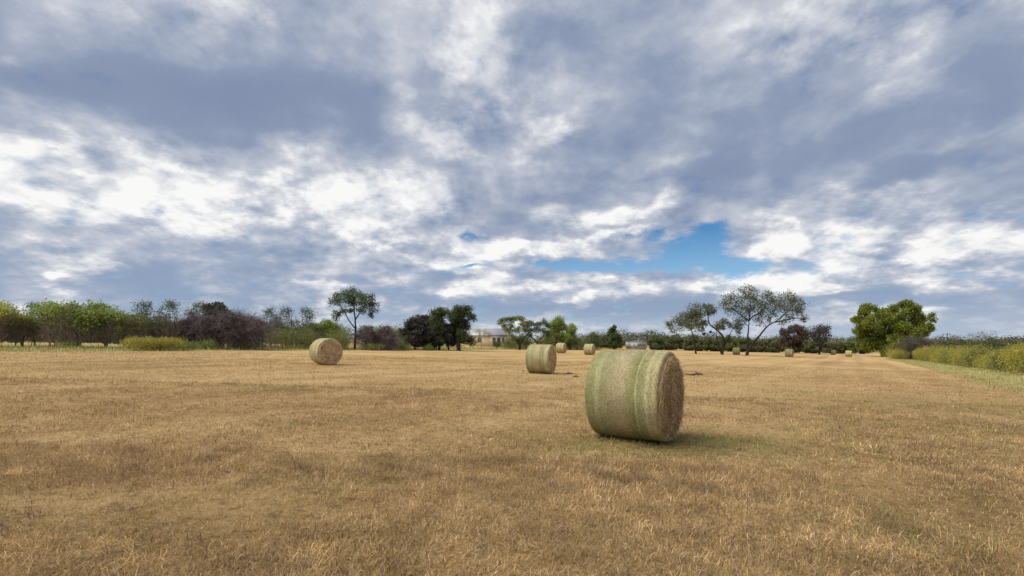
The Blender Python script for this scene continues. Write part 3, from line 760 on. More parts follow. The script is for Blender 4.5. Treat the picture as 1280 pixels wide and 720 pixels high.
def make_brush(name, W, Dp, H, seed, mat, n=5200, lumps=5):
    """a heap of dead tangled brush: arching bare boughs and a thicket of twigs"""
    rs = np.random.RandomState(seed); root = empty(name, (0, 0, 0)); m = MB(); S0 = []; E0 = []
    xs = np.linspace(-.32, .32, lumps) * W
    for i in range(lumps * 11):
        c = xs[i % lumps] + rs.normal(0, .05) * W; hh = H * (.62 + .42 * rs.rand()) * (1 - .5 * (abs(c) / (W * .6)) ** 2)
        a = rs.rand() * 6.28; sp = (.18 + .16 * rs.rand()) * W / lumps * 3; t = np.linspace(0, 1, 8)
        pts = np.stack([c + math.cos(a) * sp * t, math.sin(a) * Dp * .42 * t + rs.normal(0, .08) * Dp, hh * np.sin(t * 2.3) ** .8 + .02], -1) + rs.normal(0, .03 * H, (8, 3)) * t[:, None]
        m.tube(pts, np.linspace(.045, .010, 8), 4)
        k = n // (lumps * 11); j = rs.randint(1, 8, k); down = rs.rand(k)[:, None] * (rs.rand(k) < .35)[:, None]; s_ = pts[j] * np.concatenate([np.ones((k, 2)), 1 - .85 * down], 1) + rs.normal(0, .03 * H, (k, 3))
        d = rs.normal(0, 1, (k, 3)) * np.array((.15, .15, .13)) * H + np.array((math.cos(a), math.sin(a), -.4)) * .13 * H
        e = s_ + d; e[:, 2] = np.maximum(e[:, 2], .03); s_[:, 2] = np.maximum(s_[:, 2], .02); S0.append(s_); E0.append(e)
    m.build('boughs', mat, root, smooth=True)
    v, t3, t4 = twigs(rs, np.concatenate(S0), np.concatenate(E0), .030); mesh_np('twigs', v, t3, t4, mat, root)
    return root
def face(root, px, Y):
    """a traced tree is turned so that the side it was traced from looks at the photographer's standpoint"""
    th = math.atan((px - HX) / F); stand(root, px, Y, -th); root.scale = (math.cos(th), 1, 1); return root
def stand(root, px, Y, rz=0.0, s=1.0, dz=-.03, sz=None):
    x = gx(px, Y); root.location = (x, Y, tz(x, Y) + dz); root.rotation_euler = (0, 0, rz); root.scale = (s, s, sz or s)
    return root
def rename(root, nm): root.name = nm; return root

# ---- the bare legged trees standing out in the field (traced limb by limb, in metres)
def from_zoom(Y, bx, bz, z5=5.818):
    k = Y / F / z5
    return lambda pts: [((p[0] - bx) * k, max(0, (bz - p[1]) * k)) + tuple(q * k for q in p[2:]) for p in pts]
Yt = 96
fz = from_zoom(Yt, 668, 552)
t = make_tree('field_tree', [fz([(660, 552), (664, 480), (668, 400), (676, 300)]), fz([(664, 545), (700, 470), (768, 385), (800, 345), (850, 315), (925, 262)]), fz([(676, 305), (640, 270), (590, 240), (545, 195)]), fz([(676, 300), (700, 268), (760, 240), (800, 180)]), fz([(676, 300), (684, 230), (690, 150)]), fz([(850, 315), (930, 300), (1000, 285), (1045, 300)]), fz([(900, 280), (960, 220), (1000, 180)])],
              fz([(500, 170, 42), (540, 140, 44), (590, 160, 46), (640, 105, 44), (700, 95, 42), (735, 120, 44), (680, 160, 46), (625, 200, 46), (560, 215, 38), (520, 220, 30), (670, 235, 34), (720, 215, 40), (770, 180, 44), (805, 125, 40), (850, 160, 48), (900, 150, 46), (950, 160, 48), (1000, 170, 46), (1035, 225, 44), (1060, 290, 30), (985, 235, 44), (920, 215, 48), (850, 225, 44), (770, 250, 44), (740, 310, 30), (600, 330, 30), (590, 285, 36), (640, 290, 30), (960, 290, 34), (905, 310, 26), (820, 290, 28)]),
              1.22, 13, .25, M_DARKBARK, M_GREYGREEN, 21, .30, twig_n=10, flat=.9, depth=.34)
tag(face(t, 820 + 668 / 5.818, Yt), 'tallest bare legged field tree with two spreading stems and airy grey green crown', 'tree', 'trees standing out in the mown field')
fz = from_zoom(Yt, 485, 548)
t = make_tree('field_tree', [fz([(482, 548), (485, 500), (492, 440), (484, 405), (440, 360), (385, 320), (372, 270), (385, 220)]), fz([(480, 545), (452, 470), (436, 410), (434, 365)]), fz([(488, 500), (525, 430), (545, 380), (575, 320)]), fz([(490, 480), (560, 430), (590, 400)])],
              fz([(385, 200, 42), (365, 235, 30), (410, 220, 28), (345, 190, 26), (350, 310, 22), (470, 310, 40), (500, 300, 32), (450, 340, 24), (480, 350, 26), (590, 335, 30), (610, 370, 24), (540, 330, 22), (395, 380, 9), (340, 395, 9)]),
              1.2, 13, .25, M_DARKBARK, M_GREYGREEN, 22, .28, twig_n=6, depth=.3)
tag(face(t, 820 + 485 / 5.818, Yt + 3), 'middle field tree with a crooked leaning trunk and thin scattered foliage', 'tree', 'trees standing out in the mown field')
fz = from_zoom(Yt, 290, 540)
t = make_tree('field_tree', [fz([(290, 540), (282, 470), (270, 410), (254, 355), (258, 300)]), fz([(254, 355), (210, 330), (150, 300), (110, 300)]), fz([(256, 345), (300, 310), (330, 250)])],
              fz([(95, 325, 36), (120, 360, 26), (140, 290, 40), (180, 260, 38), (195, 305, 40), (240, 235, 36), (270, 205, 40), (310, 205, 38), (255, 280, 50), (290, 270, 50), (315, 240, 40), (320, 310, 42), (345, 320, 30), (270, 320, 46), (225, 325, 34), (165, 330, 34), (335, 360, 20), (75, 320, 22)]),
              1.22, 14, .25, M_DARKBARK, M_GREYGREEN, 23, .22, twig_n=9, flat=.95, depth=.36)
tag(face(t, 820 + 290 / 5.818, Yt + 4), 'leftmost field tree with a thin curved trunk and a crown spreading left', 'tree', 'trees standing out in the mown field')

# ---- lone tall tree on the left rim
fz = from_zoom(60, 370, 498)
t = make_tree('lone_tree', [fz([(368, 498), (372, 420), (376, 350), (372, 280), (366, 200), (360, 110)]), fz([(374, 350), (330, 290), (300, 230), (270, 190), (230, 150)]), fz([(372, 280), (410, 220), (450, 160), (480, 120)])],
              fz([(215, 145, 30), (235, 100, 26), (262, 150, 32), (300, 85, 34), (340, 95, 36), (365, 75, 30), (395, 100, 34), (320, 150, 32), (360, 150, 34), (410, 150, 38), (455, 110, 36), (495, 110, 26), (520, 155, 24), (470, 165, 32), (440, 200, 26), (510, 210, 26), (290, 210, 24), (235, 245, 32), (260, 230, 20), (345, 210, 24), (400, 205, 20), (495, 240, 24)]),
              1.4, 14, .17, M_DARKBARK, M_BLUEGREEN, 31, .17, twig_n=8, depth=.34)
tag(face(t, 443.6, 61), 'tall slender tree with a loose blue green crown rising alone above the left rim brush', 'tree')

# ---- big spreading tree on the right
fz = from_zoom(140, 470, 395, 4.571)
t = make_tree('spreading_tree', [fz([(472, 398), (476, 330), (490, 270), (520, 200)]), fz([(478, 320), (420, 250), (360, 190)]), fz([(485, 290), (570, 230), (640, 170)]), fz([(476, 345), (390, 300), (340, 290)]), fz([(520, 200), (580, 150), (600, 110)])],
              fz([(345, 135, 28), (375, 125, 30), (420, 125, 32), (460, 130, 30), (500, 130, 34), (540, 130, 32), (590, 105, 32), (620, 115, 34), (650, 130, 30), (295, 180, 22), (330, 190, 32), (380, 165, 34), (430, 160, 30), (600, 150, 40), (650, 160, 34), (690, 185, 34), (735, 185, 26), (560, 170, 34), (630, 200, 40), (680, 220, 38), (720, 235, 28), (590, 230, 44), (540, 235, 34), (345, 220, 36), (390, 215, 36), (320, 250, 30), (370, 260, 42), (430, 250, 44), (340, 290, 36), (390, 300, 40), (450, 290, 46), (500, 260, 44), (480, 330, 40), (430, 330, 30), (345, 330, 26), (550, 290, 44), (600, 300, 44), (530, 330, 40), (650, 265, 40), (700, 265, 30), (500, 200, 26), (560, 320, 34), (480, 370, 26), (480, 150, 36), (515, 150, 38), (545, 115, 32), (450, 165, 36), (500, 180, 36), (530, 200, 36), (470, 230, 34), (360, 230, 40), (410, 200, 36), (460, 220, 40), (470, 180, 34), (500, 300, 46), (540, 260, 44), (440, 300, 44), (400, 340, 34), (660, 230, 40), (620, 260, 40), (370, 320, 34), (520, 160, 34), (570, 200, 40)]),
              1.0, 62, .42, M_DARKBARK, M_BIG, 41, .5, twig_n=6, depth=.36, flat=.85)
tag(face(t, 1000 + 470 / 4.571, 140), 'big dense tree with a broad yellow green crown at the right end of the field', 'tree')

# ---- two dark trees at the far rim
t = rand_tree('bronze_tree', 9.4, 8.6, 51, M_DARKBARK, M_BRONZE, 'round', per=40, size=.32, low=.22, ncl=20)
tag(stand(t, 991, 152, .4), 'dark bronze leaved round tree behind a small bale at the far rim', 'tree')
t = rand_tree('dusky_tree', 9.6, 8.6, 52, M_DARKBARK, M_DUSK, 'tall', per=17, size=.3, low=.3, ncl=18, stems=3)
tag(stand(t, 1024, 150, 1.2), 'dark purplish tree with an open top of upright sprays, left of the big green tree', 'tree')
# ---------------------------------------------------------------- the rim of trees and brush on the left
protos = {}
def place(kind, maker, px, Y, rz, s, label, group, nm=None, sz=None, cat='tree'):
    if kind not in protos: r = protos[kind] = maker()
    else: r = copy_tree(protos[kind])
    stand(r, px, Y, rz, s, sz=sz); tag(r, label, cat, group)
    if nm: r.name = nm
    return r
mesq1 = lambda: rand_tree('scrub_tree', 4.6, 5.2, 61, M_BARK, M_GREEN, 'flat', per=24, size=.15, stems=4, ncl=19, tr=.10, brush=3000)
mesq2 = lambda: rand_tree('scrub_tree', 4.4, 4.4, 62, M_BARK, M_OLIVE, 'flat', per=17, size=.14, stems=3, ncl=15, tr=.09, lean=.05, brush=3200)
thin = lambda: rand_tree('slim_tree', 5.0, 2.8, 63, M_BARK, M_BLUEGREEN, 'tall', per=10, size=.12, stems=2, low=.5, ncl=9, tr=.075, brush=900)
mesq3 = lambda: rand_tree('scrub_tree', 4.4, 5.0, 64, M_BARK, M_YGREEN, 'flat', per=22, size=.14, stems=4, ncl=14, tr=.10, brush=4200)
G1 = 'scrub trees along the left rim of the field'
for kind, mk, px, Y, rz, s, lab in (
    ('m3', mesq3, -22, 41, .3, 1.06, 'yellow green scrub tree cut off by the left border of the photo'),
    ('m2', mesq2, 24, 43, 1.3, .80, 'low twiggy olive scrub tree beside the one at the left border'),
    ('th', thin, 45, 45, .2, .84, 'slim tree with one small tuft of leaves above the twigs near the left border'),
    ('m1', mesq1, 98, 44, 0.0, 1.10, 'widest light green scrub tree with several bare leaning trunks, on the far left'),
    ('m1', mesq1, 131, 45, 2.1, .96, 'light green scrub tree overlapping the right side of the widest scrub tree'),
    ('m2', mesq2, 66, 47, 3.4, .74, 'low grey twigged scrub tree left of the widest light green one'),
    ('m2', mesq2, 158, 45, 4.6, .90, 'green scrub tree with dark lower twigs behind the left end of the yellow bushes'),
    ('th', thin, 184, 47, 1.9, .94, 'airy slim tree with dark feathery tufts above the middle of the yellow bushes'),
    ('th', thin, 209, 47, 4.0, .97, 'airy slim tree above the right end of the low yellow bushes'),
    ('m2', mesq2, 196, 48, .8, .80, 'low olive scrub filling the space under the airy slim trees'),
    ('th', thin, 250, 52, 2.7, 1.02, 'thin tree poking up just left of the dark dead brush heap'),
    ('th', thin, 340, 57, .9, .98, 'slim tree right behind the right end of the dead brush heap'),
    ('th', thin, 356, 58, 3.0, 1.02, 'fuller slim tree, second to the right of the dead brush heap'),
    ('th', thin, 382, 60, 5.2, 1.06, 'thinnest slim tree standing above the bale on the left'),
    ('m1', mesq1, 404, 62, 4.0, .95, 'scrub tree with scattered green tufts left of the lone tall tree'),
):
    place(kind, mk, px, Y, rz, s, lab, G1)
# dark juniper growing up through the dead brush, the heap itself and its smaller neighbour
t = rand_tree('cedar_tree', 4.9, 3.6, 66, M_DARKBARK, M_DUSK, 'round', per=60, size=.15, low=.3, ncl=15)
tag(stand(t, 274, 51.5, .3), 'dark cedar growing up through the dead brush heap', 'tree')
br = make_brush('dead_brush', 9.2, 4.5, 3.9, 67, M_DEADTWIG, 17000, 6)
tag(stand(br, 281, 49.5, 0), 'large heap of dead brown tangled brush left of the bale on the left', 'dead brush', 'dead brush heaps')
br2 = make_brush('dead_brush', 4.6, 4.0, 2.9, 68, M_DEADTWIG, 9000, 4)
tag(stand(br2, 473, 61, .2), 'smaller rounded heap of dark dead brush right of the lone tall tree', 'dead brush', 'dead brush heaps')
br3 = make_brush('dead_brush', 5.0, 3.2, 2.6, 69, M_DEADTWIG, 9000, 4)
tag(stand(br3, 228, 50, .1), 'low heap of dead twigs behind the right end of the yellow bushes', 'dead brush', 'dead brush heaps')
# olive shrubs between the brush heap and the dark cedars
ol = lambda: make_bush('olive_shrub', 4.2, 3.4, 2.7, 71, M_OLIVE, 2600, .13, lumps=10, upright=.3)
ol_tall = lambda: make_bush('olive_shrub', 3.6, 3.0, 3.1, 72, M_GREEN, 2200, .13, lumps=9, upright=.3)
G2 = 'shrubs along the left rim of the field'
for kind, mk, px, Y, rz, s, lab in (
    ('ol', ol, 352, 55, .4, 1.0, 'olive shrub at the right foot of the dead brush heap'),
    ('ol', ol, 384, 57, 2.0, 1.02, 'olive shrub directly behind the bale on the left'),
    ('ot', ol_tall, 368, 60, 1.0, 1.02, 'green shrub rising behind the two olive shrubs by the left bale'),
    ('ot', ol_tall, 420, 60, 3.3, 1.0, 'green shrub just left of the trunk of the lone tall tree'),
    ('ol', ol, 424, 58, 5.0, .85, 'low dark olive shrub at the foot of the lone tall tree'),
):
    place(kind, mk, px, Y, rz, s, lab, G2, cat='shrub')
by = make_bush('green_shrub', 7.4, 4.5, 3.6, 73, M_YGREEN, 3600, .16, lumps=12, upright=.3)
tag(stand(by, 492, 70, 0), 'bright green broad shrub behind the smaller dead brush heap', 'shrub')
gb = make_bush('olive_shrub', 5.0, 3.0, 2.1, 74, M_OLIVE, 2400, .13, lumps=10, upright=.3)
tag(stand(gb, 495, 64.5, .8), 'low dull olive shrub below the bright green broad shrub', 'shrub', G2)
# dark cedars and the leaning tree left of the house
def cedar(H, W, seed, m, per=60): return rand_tree('cedar_tree', H, W, seed, M_DARKBARK, m, 'round', per=per, size=.17, low=.10, ncl=20)
tag(stand(cedar(4.3, 4.2, 75, M_DUSK), 519, 67, .1), 'dark round cedar, leftmost of the dark clump near the house', 'tree', 'dark cedars')
tag(stand(cedar(5.0, 4.0, 76, M_BRONZE), 533, 71, 1.0), 'brownish cedar rising behind the dark round one near the house', 'tree', 'dark cedars')
tag(stand(rand_tree('cedar_tree', 6.2, 3.4, 77, M_DARKBARK, M_DEEP, 'tall', per=42, size=.17, low=.12, ncl=20), 549, 69, 2.0), 'taller dark cedar with a green pointed top, in the middle of the dark clump', 'tree', 'dark cedars')
tag(stand(cedar(4.0, 3.6, 78, M_DUSK), 561, 70, 2.0), 'low dark cedar between the pointed cedar and the leaning tree', 'tree', 'dark cedars')
lt = rand_tree('leaning_tree', 6.6, 4.0, 79, M_DARKBARK, M_DEEP, 'tall', per=44, size=.17, low=.22, ncl=20, stems=2, lean=.06, tr=.30)
tag(stand(lt, 574, 69, 0), 'leafy tree on a thick leaning trunk just left of the house', 'tree')
# the low yellow bushes before the left rim
gold = lambda: make_bush('yellow_bush', 2.6, 1.9, 1.25, 81, M_GOLDLEAF, 2600, .085, M_GOLD, 1300, lumps=9, upright=.6, topsize=.075)
for px, Y, rz, s, lab in ((172, 39.5, .2, .98, 'leftmost low yellow flowering bush on the left rim'), (194, 40.5, 2.4, .92, 'middle low yellow flowering bush on the left rim'), (213, 41.5, 4.1, .98, 'right end bush of the low yellow flowering bushes on the left rim')):
    place('gold', gold, px, Y, rz, s, lab, 'low yellow bushes on the left rim', cat='bush')
lowg = lambda: make_bush('low_shrub', 2.6, 1.8, .95, 82, M_OLIVE, 1300, .10, lumps=8, upright=.5)
for px, Y, rz, s, lab in ((232, 43.5, .2, .95, 'small green shrub touching the right end of the low yellow bushes'), (258, 46.5, 2.0, 1.2, 'small green shrub at the left front foot of the large dead brush heap'), (312, 49, 1.0, 1.0, 'small green shrub at the right front foot of the large dead brush heap'), (468, 59, 3.0, 1.1, 'small green shrub before the smaller dead brush heap'), (505, 63, 4.0, 1.0, 'small green shrub at the left foot of the dark cedars'), (85, 42, .4, .8, 'small yellowish shrub under the widest scrub tree'), (535, 66, 5, .9, 'small green shrub at the foot of the dark cedars, nearer the house')):
    place('lowg', lowg, px, Y, rz, s, lab, 'small shrubs in the verge grass', cat='shrub')

# ---------------------------------------------------------------- the house among the trees
M_WALL = plain('cream_wall', (.62, .52, .31), .8, .12, .8)
M_ROOF = plain('pale_metal_roof', (.36, .345, .36), .45, .12, .5, .5, .3)
M_DARKPANE = plain('dark_window', (.03, .035, .045), .15, .2, 2, .5)
M_TRIM = plain('white_trim', (.66, .65, .62), .6, .06, 2)
def make_house():
    root = empty('house', (0, 0, 0)); m = MB(); L, Dp, Hh, rise = 9.6, 6.6, 2.75, 1.45
    m.box(-L / 2, L / 2, 0, Dp, -.3, Hh); m.poly([(-L / 2, 0, Hh), (-L / 2, Dp, Hh), (-L / 2, Dp / 2, Hh + rise - .12)], [(0, 1, 2)]); m.poly([(L / 2, 0, Hh), (L / 2, Dp / 2, Hh + rise - .12), (L / 2, Dp, Hh)], [(0, 1, 2)])
    m.build('wall', M_WALL, root)
    m = MB(); ov = .45; th = .12
    for sg in (0, 1):
        y0 = -ov if sg == 0 else Dp + ov; z0 = Hh - ov * rise / (Dp / 2) + .08
        p = [(-L / 2 - ov, y0, z0), (L / 2 + ov, y0, z0), (L / 2 + ov, Dp / 2, Hh + rise + .08), (-L / 2 - ov, Dp / 2, Hh + rise + .08)]
        p2 = [(a, b, c + th) for a, b, c in p]; m.poly(p + p2, [(0, 1, 2, 3), (4, 7, 6, 5), (0, 4, 5, 1), (1, 5, 6, 2), (0, 3, 7, 4)])
    # standing seams of the sheet metal
    for k in range(16):
        x = -L / 2 - ov + .3 + k * (L + 2 * ov - .6) / 15; m.poly([(x, -ov, Hh - ov * rise / (Dp / 2) + .2), (x + .05, -ov, Hh - ov * rise / (Dp / 2) + .2), (x + .05, Dp / 2, Hh + rise + .24), (x, Dp / 2, Hh + rise + .24)], [(0, 1, 2, 3)])
    roof = m.build('roof', M_ROOF, root)
    for x, wd, z0, z1 in ((-1.9, .85, 1.0, 2.05), (-4.2, .85, 1.0, 2.05)):
        f = MB(); f.box(x - wd / 2 - .08, x + wd / 2 + .08, -.06, -.002, z0 - .08, z1 + .08); fr = f.build('window', M_TRIM, root)
        g = MB(); g.box(x - wd / 2, x - .03, -.075, -.055, z0, z1); g.box(x + .03, x + wd / 2, -.075, -.055, z0, z1); g.build('pane', M_DARKPANE, fr)
    # porch on the right: roof slab on posts before dark openings
    pr = MB(); pr.box(1.2, 4.75, -2.2, -.46, 2.18, 2.30); pr.build('porch_roof', M_ROOF, root)
    for x in (1.3, 2.5, 3.7, 4.65):
        p = MB(); p.box(x - .06, x + .06, -2.15, -2.03, -.2, 2.178); p.build('post', M_TRIM, root)
    for x, wd in ((1.9, .95), (3.1, 1.0), (4.2, .8)):
        d = MB(); d.box(x - wd / 2, x + wd / 2, -.05, -.003, .7 if wd != .95 else 0, 2.05); d.build('door' if wd == .95 else 'window', M_DARKPANE, root)
    return root
hs = make_house(); hs.location = (gx(609, 118), 118, tz(gx(609, 118), 118) + .1); hs.rotation_euler = (0, 0, R(-6))
tag(hs, 'cream house with a pale metal roof and shaded porch half hidden by trees', 'house')
def make_cabin():
    root = empty('mobile_home', (0, 0, 0)); L, Dp, Hh = 5.6, 3.0, 2.35
    m = MB(); m.box(-L / 2, L / 2, 0, Dp, .35, Hh); m.build('body', plain('grey_white_siding', (.40, .39, .39), .9, .02, 2, .05), root)
    m = MB(); m.box(-L / 2 - .12, L / 2 + .12, -.15, Dp + .15, Hh + .002, Hh + .14); m.build('roof', plain('flat_roof_sheet', (.30, .29, .29), .9, .1, 2, .05), root)
    m = MB(); m.box(-L / 2 + .1, L / 2 - .1, .1, Dp - .1, -.3, .348); m.build('skirting', M_ROOF, root)
    for x, wd in ((.55, .85), (1.45, .8), (2.2, .55)):
        d = MB(); d.box(x - wd / 2, x + wd / 2, -.04, -.002, 1.0, 1.75); d.build('window', plain('grey_window', (.16, .16, .22), .3), root)
    d = MB(); d.box(-1.95, -1.2, -.05, -.002, .42, 2.0); d.build('door', plain('white_door', (.62, .62, .63), .9, .03, 2, .05), root)
    d = MB(); d.box(-.75, -.15, -.05, -.002, .9, 1.8); d.build('window_cover', plain('white_cover', (.62, .62, .63), .9, .03, 2, .05), root)
    return root
cb = make_cabin(); cb.location = (gx(797, 147), 147, tz(gx(797, 147), 147) + .1); cb.rotation_euler = (0, 0, R(4))
tag(cb, 'small white mobile home beyond the top of the biggest bale', 'mobile home')

# ---- trees about and right of the house
fz = from_zoom(88, 640, 385)
t = make_tree('scrub_tree', [fz([(520, 382), (522, 340), (480, 290), (440, 250)]), fz([(524, 345), (560, 280), (600, 250)])],
              fz([(370, 170, 24), (400, 165, 26), (430, 160, 28), (400, 200, 26), (430, 235, 30), (470, 165, 28), (500, 145, 28), (530, 150, 28), (460, 210, 26), (490, 240, 26), (540, 190, 28), (520, 230, 26), (470, 290, 30), (560, 240, 24), (500, 310, 34), (545, 310, 34)]), 1.05, 24, .19, M_DARKBARK, M_OLIVE, 83, .22, depth=.35)
tag(face(t, 560 + 640 / 5.818, 88), 'airy olive tree with thin arching branches in front of the house roof', 'tree', 'trees right of the house')
fz = from_zoom(92, 650, 340)
t = make_tree('scrub_tree', [fz([(650, 350), (650, 290), (620, 255), (590, 230)]), fz([(652, 290), (690, 240), (715, 190)]), fz([(652, 300), (720, 310), (790, 270)])],
              fz([(560, 165, 28), (590, 150, 30), (620, 140, 30), (650, 150, 30), (690, 135, 28), (720, 160, 26), (570, 200, 26), (600, 195, 28), (640, 190, 30), (680, 190, 30), (715, 210, 26), (590, 230, 26), (740, 235, 26)]), 1.05, 24, .19, M_DARKBARK, M_GREYGREEN, 84, .20, depth=.35)
tag(face(t, 560 + 650 / 5.818, 93), 'airy tree forking into two wide arms behind the middle distance bale', 'tree', 'trees right of the house')
bare = rand_tree('bare_tree', 4.6, 4.2, 85, M_TWIG, M_GREYGREEN, 'flat', per=5, size=.12, stems=2, ncl=9, tr=.08, brush=240)
tag(stand(bare, 604, 96, 0), 'nearly bare small tree before the cream house wall', 'tree', 'trees right of the house')
for kind, mk, px, Y, rz, s, nm, lab in (
    ('gt', lambda: rand_tree('dense_tree', 6.0, 4.4, 86, M_DARKBARK, M_GREEN, 'tall', per=46, size=.2, low=.15, ncl=18), 696, 104, .3, 1.15, None, 'tallest dense green tree right of the two airy trees, with a tufted top'),
    ('gt', None, 713, 108, 2.3, .95, None, 'dense green tree with a slim top, beside the tallest dense one'),
):
    place(kind, mk, px, Y, rz, s, lab, 'trees right of the house')
wide = lambda: make_bush('rim_shrub', 5.2, 4.0, 3.4, 87, M_OLIVE, 2600, .19, lumps=11, upright=.25)
deep = lambda: make_bush('rim_shrub', 5.0, 4.0, 3.3, 88, M_DEEP, 2800, .19, lumps=11, upright=.35)
for kind, mk, px, Y, rz, s, lab in (
    ('wd', wide, 641, 96, 0.2, .85, 'olive shrub at the left edge of the middle distance bale'), ('dp', deep, 655, 100, 1.1, 1.1, 'dark shrub behind the middle distance bale'),
    ('wd', wide, 680, 102, 2.2, 1.15, 'olive shrub under the forked airy tree'), ('wd', wide, 720, 106, 3.0, 1.15, 'broad olive shrub between the peeping bale and the small bale'),
    ('dp', deep, 741, 110, .6, 1.08, 'dark green bushy shrub behind the small bale by the biggest one'), ('wd', wide, 706, 112, 5.2, 1.25, 'olive shrub behind the peeping bale'),
    ('dp', deep, 622, 104, 4.4, .50, 'low dark shrub before the house porch'), ('wd', wide, 634, 110, 1.4, .62, 'low olive shrub right of the house porch'),
):
    place(kind, mk, px, Y, rz, s, lab, 'shrubs between house and field', cat='shrub')
sk = rand_tree('upright_tree', 6.4, 3.4, 89, M_DARKBARK, M_DEEP, 'tall', per=36, size=.22, low=.2, ncl=16)
tag(stand(sk, 768, 128, 0), 'upright tree sticking out above the tree line left of the mobile home', 'tree')

# ---------------------------------------------------------------- the far tree line
fa = lambda: rand_tree('line_tree', 5.2, 7.4, 91, M_DARKBARK, M_LINE, 'round', per=60, size=.30, low=.04, ncl=20, brush=500)
fb = lambda: rand_tree('line_tree', 5.0, 6.2, 92, M_DARKBARK, M_OLIVE, 'round', per=60, size=.30, low=.04, ncl=20)
fc = lambda: rand_tree('line_tree', 5.4, 7.0, 93, M_DARKBARK, M_LINE, 'round', per=56, size=.30, low=.05, ncl=20, brush=500)
rs = np.random.RandomState(9)
LT = 'low round tree in the unbroken olive tree line along the far rim of the field'
xs_ = [750, 760, 769, 823, 828, 832, 845, 858, 872, 886, 900, 912, 926, 938, 950, 962, 974, 1000, 1012, 1038, 1050, 1062, 1076]
for j, px in enumerate(xs_):
    Y = 150 + .17 * max(0, px - 880) + rs.rand() * 10 - (6 if px < 800 else 0)
    kd, mk = (('fa', fa), ('fb', fb), ('fc', fc), ('fa', fa), ('fa', fa))[j % 5] if px > 822 else (('fb', fb), ('fa', fa))[j % 2]
    place(kd, mk, px + rs.normal(0, 2), Y, rs.rand() * 6.28, .80 + .20 * rs.rand(), LT, 'low trees of the far tree line')
# woods behind everything: one mass
def wood(name, label, pts, mat, seed, size):
    """pts: (x, y, width, depth, height) of crowns that merge into one far wood"""
    rs = np.random.RandomState(seed); cen = []; rad = []
    for x, y, wd, h in pts:
        for _ in range(7):
            cen.append((x + rs.normal(0, .28) * wd, y + rs.normal(0, .28) * wd, tz(x, y) + h * (.12 + .68 * rs.rand()))); rad.append(wd * .30 * (.7 + .6 * rs.rand()))
    v, q = leaves(rs, cen, rad, 46, size, .75)
    o = mesh_np(name, v, None, q, mat); tag(o, label, 'woodland', kind='stuff')
rs = np.random.RandomState(4)
pts = []
for px in np.arange(735, 1330, 3.2):
    Y = rs.uniform(205, 250); pts.append((gx(px, Y), Y, 8.5, 7.2 + rs.normal(0, .7) + (1.6 if rs.rand() < .12 else 0)))
wood('far_woods', 'dark far woods that close the horizon behind the tree line', pts, M_DULL, 14, .5)
pts = []
for px in np.arange(-60, 572, 4.6):
    Y = rs.uniform(86, 100) if px > 250 else rs.uniform(70, 86); pts.append((gx(px, Y), Y, 4.6, (2.9 + .6 * rs.rand()) * (1.15 if px > 330 else 1.0)))
wood('back_thicket', 'dull brown green thicket behind the scrub trees of the left rim', pts, M_THICKET, 15, .24)

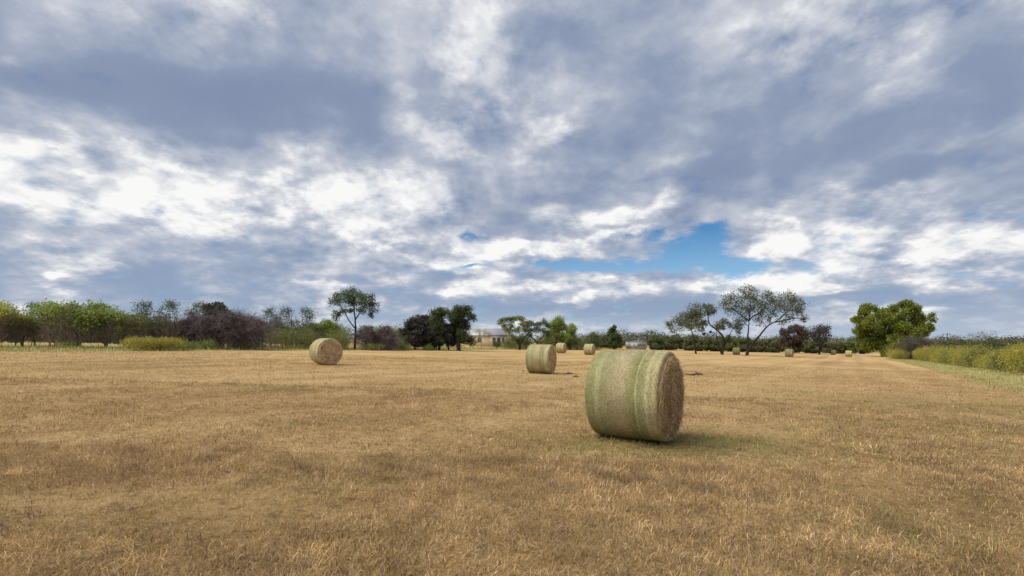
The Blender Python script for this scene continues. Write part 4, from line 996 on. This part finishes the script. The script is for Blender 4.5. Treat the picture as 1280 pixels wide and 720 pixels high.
# ---------------------------------------------------------------- the yellow flowering bank on the right
yb1 = lambda: make_bush('yellow_shrub', 5.2, 3.8, 2.15, 95, M_GOLDLEAF, 5200, .12, M_GOLD, 4200, lumps=8, upright=.65, topsize=.075)
yb2 = lambda: make_bush('yellow_shrub', 4.4, 4.0, 2.25, 96, M_GREENGOLD, 4800, .12, M_GOLD, 1300, lumps=6, upright=.65, topsize=.075)
YB = 'yellow flowering shrub in the long bank along the right rim of the field'
along = [(38.6, 30.5), (41.2, 35.6), (43.3, 40.2), (46.6, 45.4), (50.2, 50.8), (53.6, 56.0), (58, 62.0), (62.6, 68.5), (66.6, 74.6), (70.4, 80.5), (74.6, 87), (46, 38), (49.5, 43.6), (53.5, 49.5), (58.5, 56), (64, 63), (70, 71), (76, 80)]
rs = np.random.RandomState(17)
for j, (x, y) in enumerate(along):
    x += .4 + rs.normal(0, .35); px = x / y * F + HX
    place(('y1', 'y2')[j % 2], (yb1, yb2)[j % 2], px, y, rs.rand() * 6.28, .82 + .36 * rs.rand(), YB, 'yellow flowering shrubs of the right bank', sz=.62 + .75 * rs.rand(), cat='shrub')
for px, Y, s, lab in ((1124, 104, 1.05, 'yellow shrub left of the leafless grey bush on the right'),):
    place('y1', yb1, px, Y, 1.0, s, lab, 'yellow shrubs near the big tree', cat='shrub')
place('y2', yb2, 1016, 196, 1, .95, 'low yellow bushes by the tiniest bale', 'yellow shrubs near the big tree', cat='shrub')
db = make_brush('leafless_bush', 5.4, 4.0, 4.9, 97, plain('grey_brush', (.11, .095, .075), .95, .4, 1.5, .1), 7000, 4)
tag(stand(db, 1145, 103, .2), 'leafless grey bush with a dark foot right of the big green tree', 'bush')
ob_ = make_bush('olive_shrub', 7.5, 5.0, 4.6, 98, M_BIG, 3400, .22, lumps=12, upright=.2)
tag(stand(ob_, 1123, 118, 0), 'rounded olive green shrub at the right foot of the big green tree', 'shrub')
# olive bushes behind the bank and the bare snags above them
rb = lambda: make_bush('olive_shrub', 8.0, 6.0, 4.6, 99, M_DULL, 3200, .26, lumps=12, upright=.25)
for j, px in enumerate(np.arange(1150, 1330, 13.0)):
    Y = 118 - (px - 1150) * .14 + rs.normal(0, 3)
    place('rb', rb, px, Y, rs.rand() * 6.28, .92 + .25 * rs.rand(), 'dull olive bush in the row behind the yellow bank on the right', 'olive bushes behind the yellow bank', cat='bush')
snag = lambda: rand_tree('bare_snag', 9.0, 6.0, 101, M_TWIG, M_DUSK, 'tall', per=4, size=.16, stems=3, low=.55, ncl=9, tr=.11)
for px, Y, s, lab in ((1193, 128, .72, 'smallest bare snag above the olive bushes, nearest the big green tree'), (1218, 128, .80, 'bare snag with a tuft on top, in the middle of the three on the right'), (1233, 126, .86, 'forked leafless snag furthest from the big green tree')):
    place('snag', snag, px, Y, px * .37, s, lab, 'bare snags on the right')
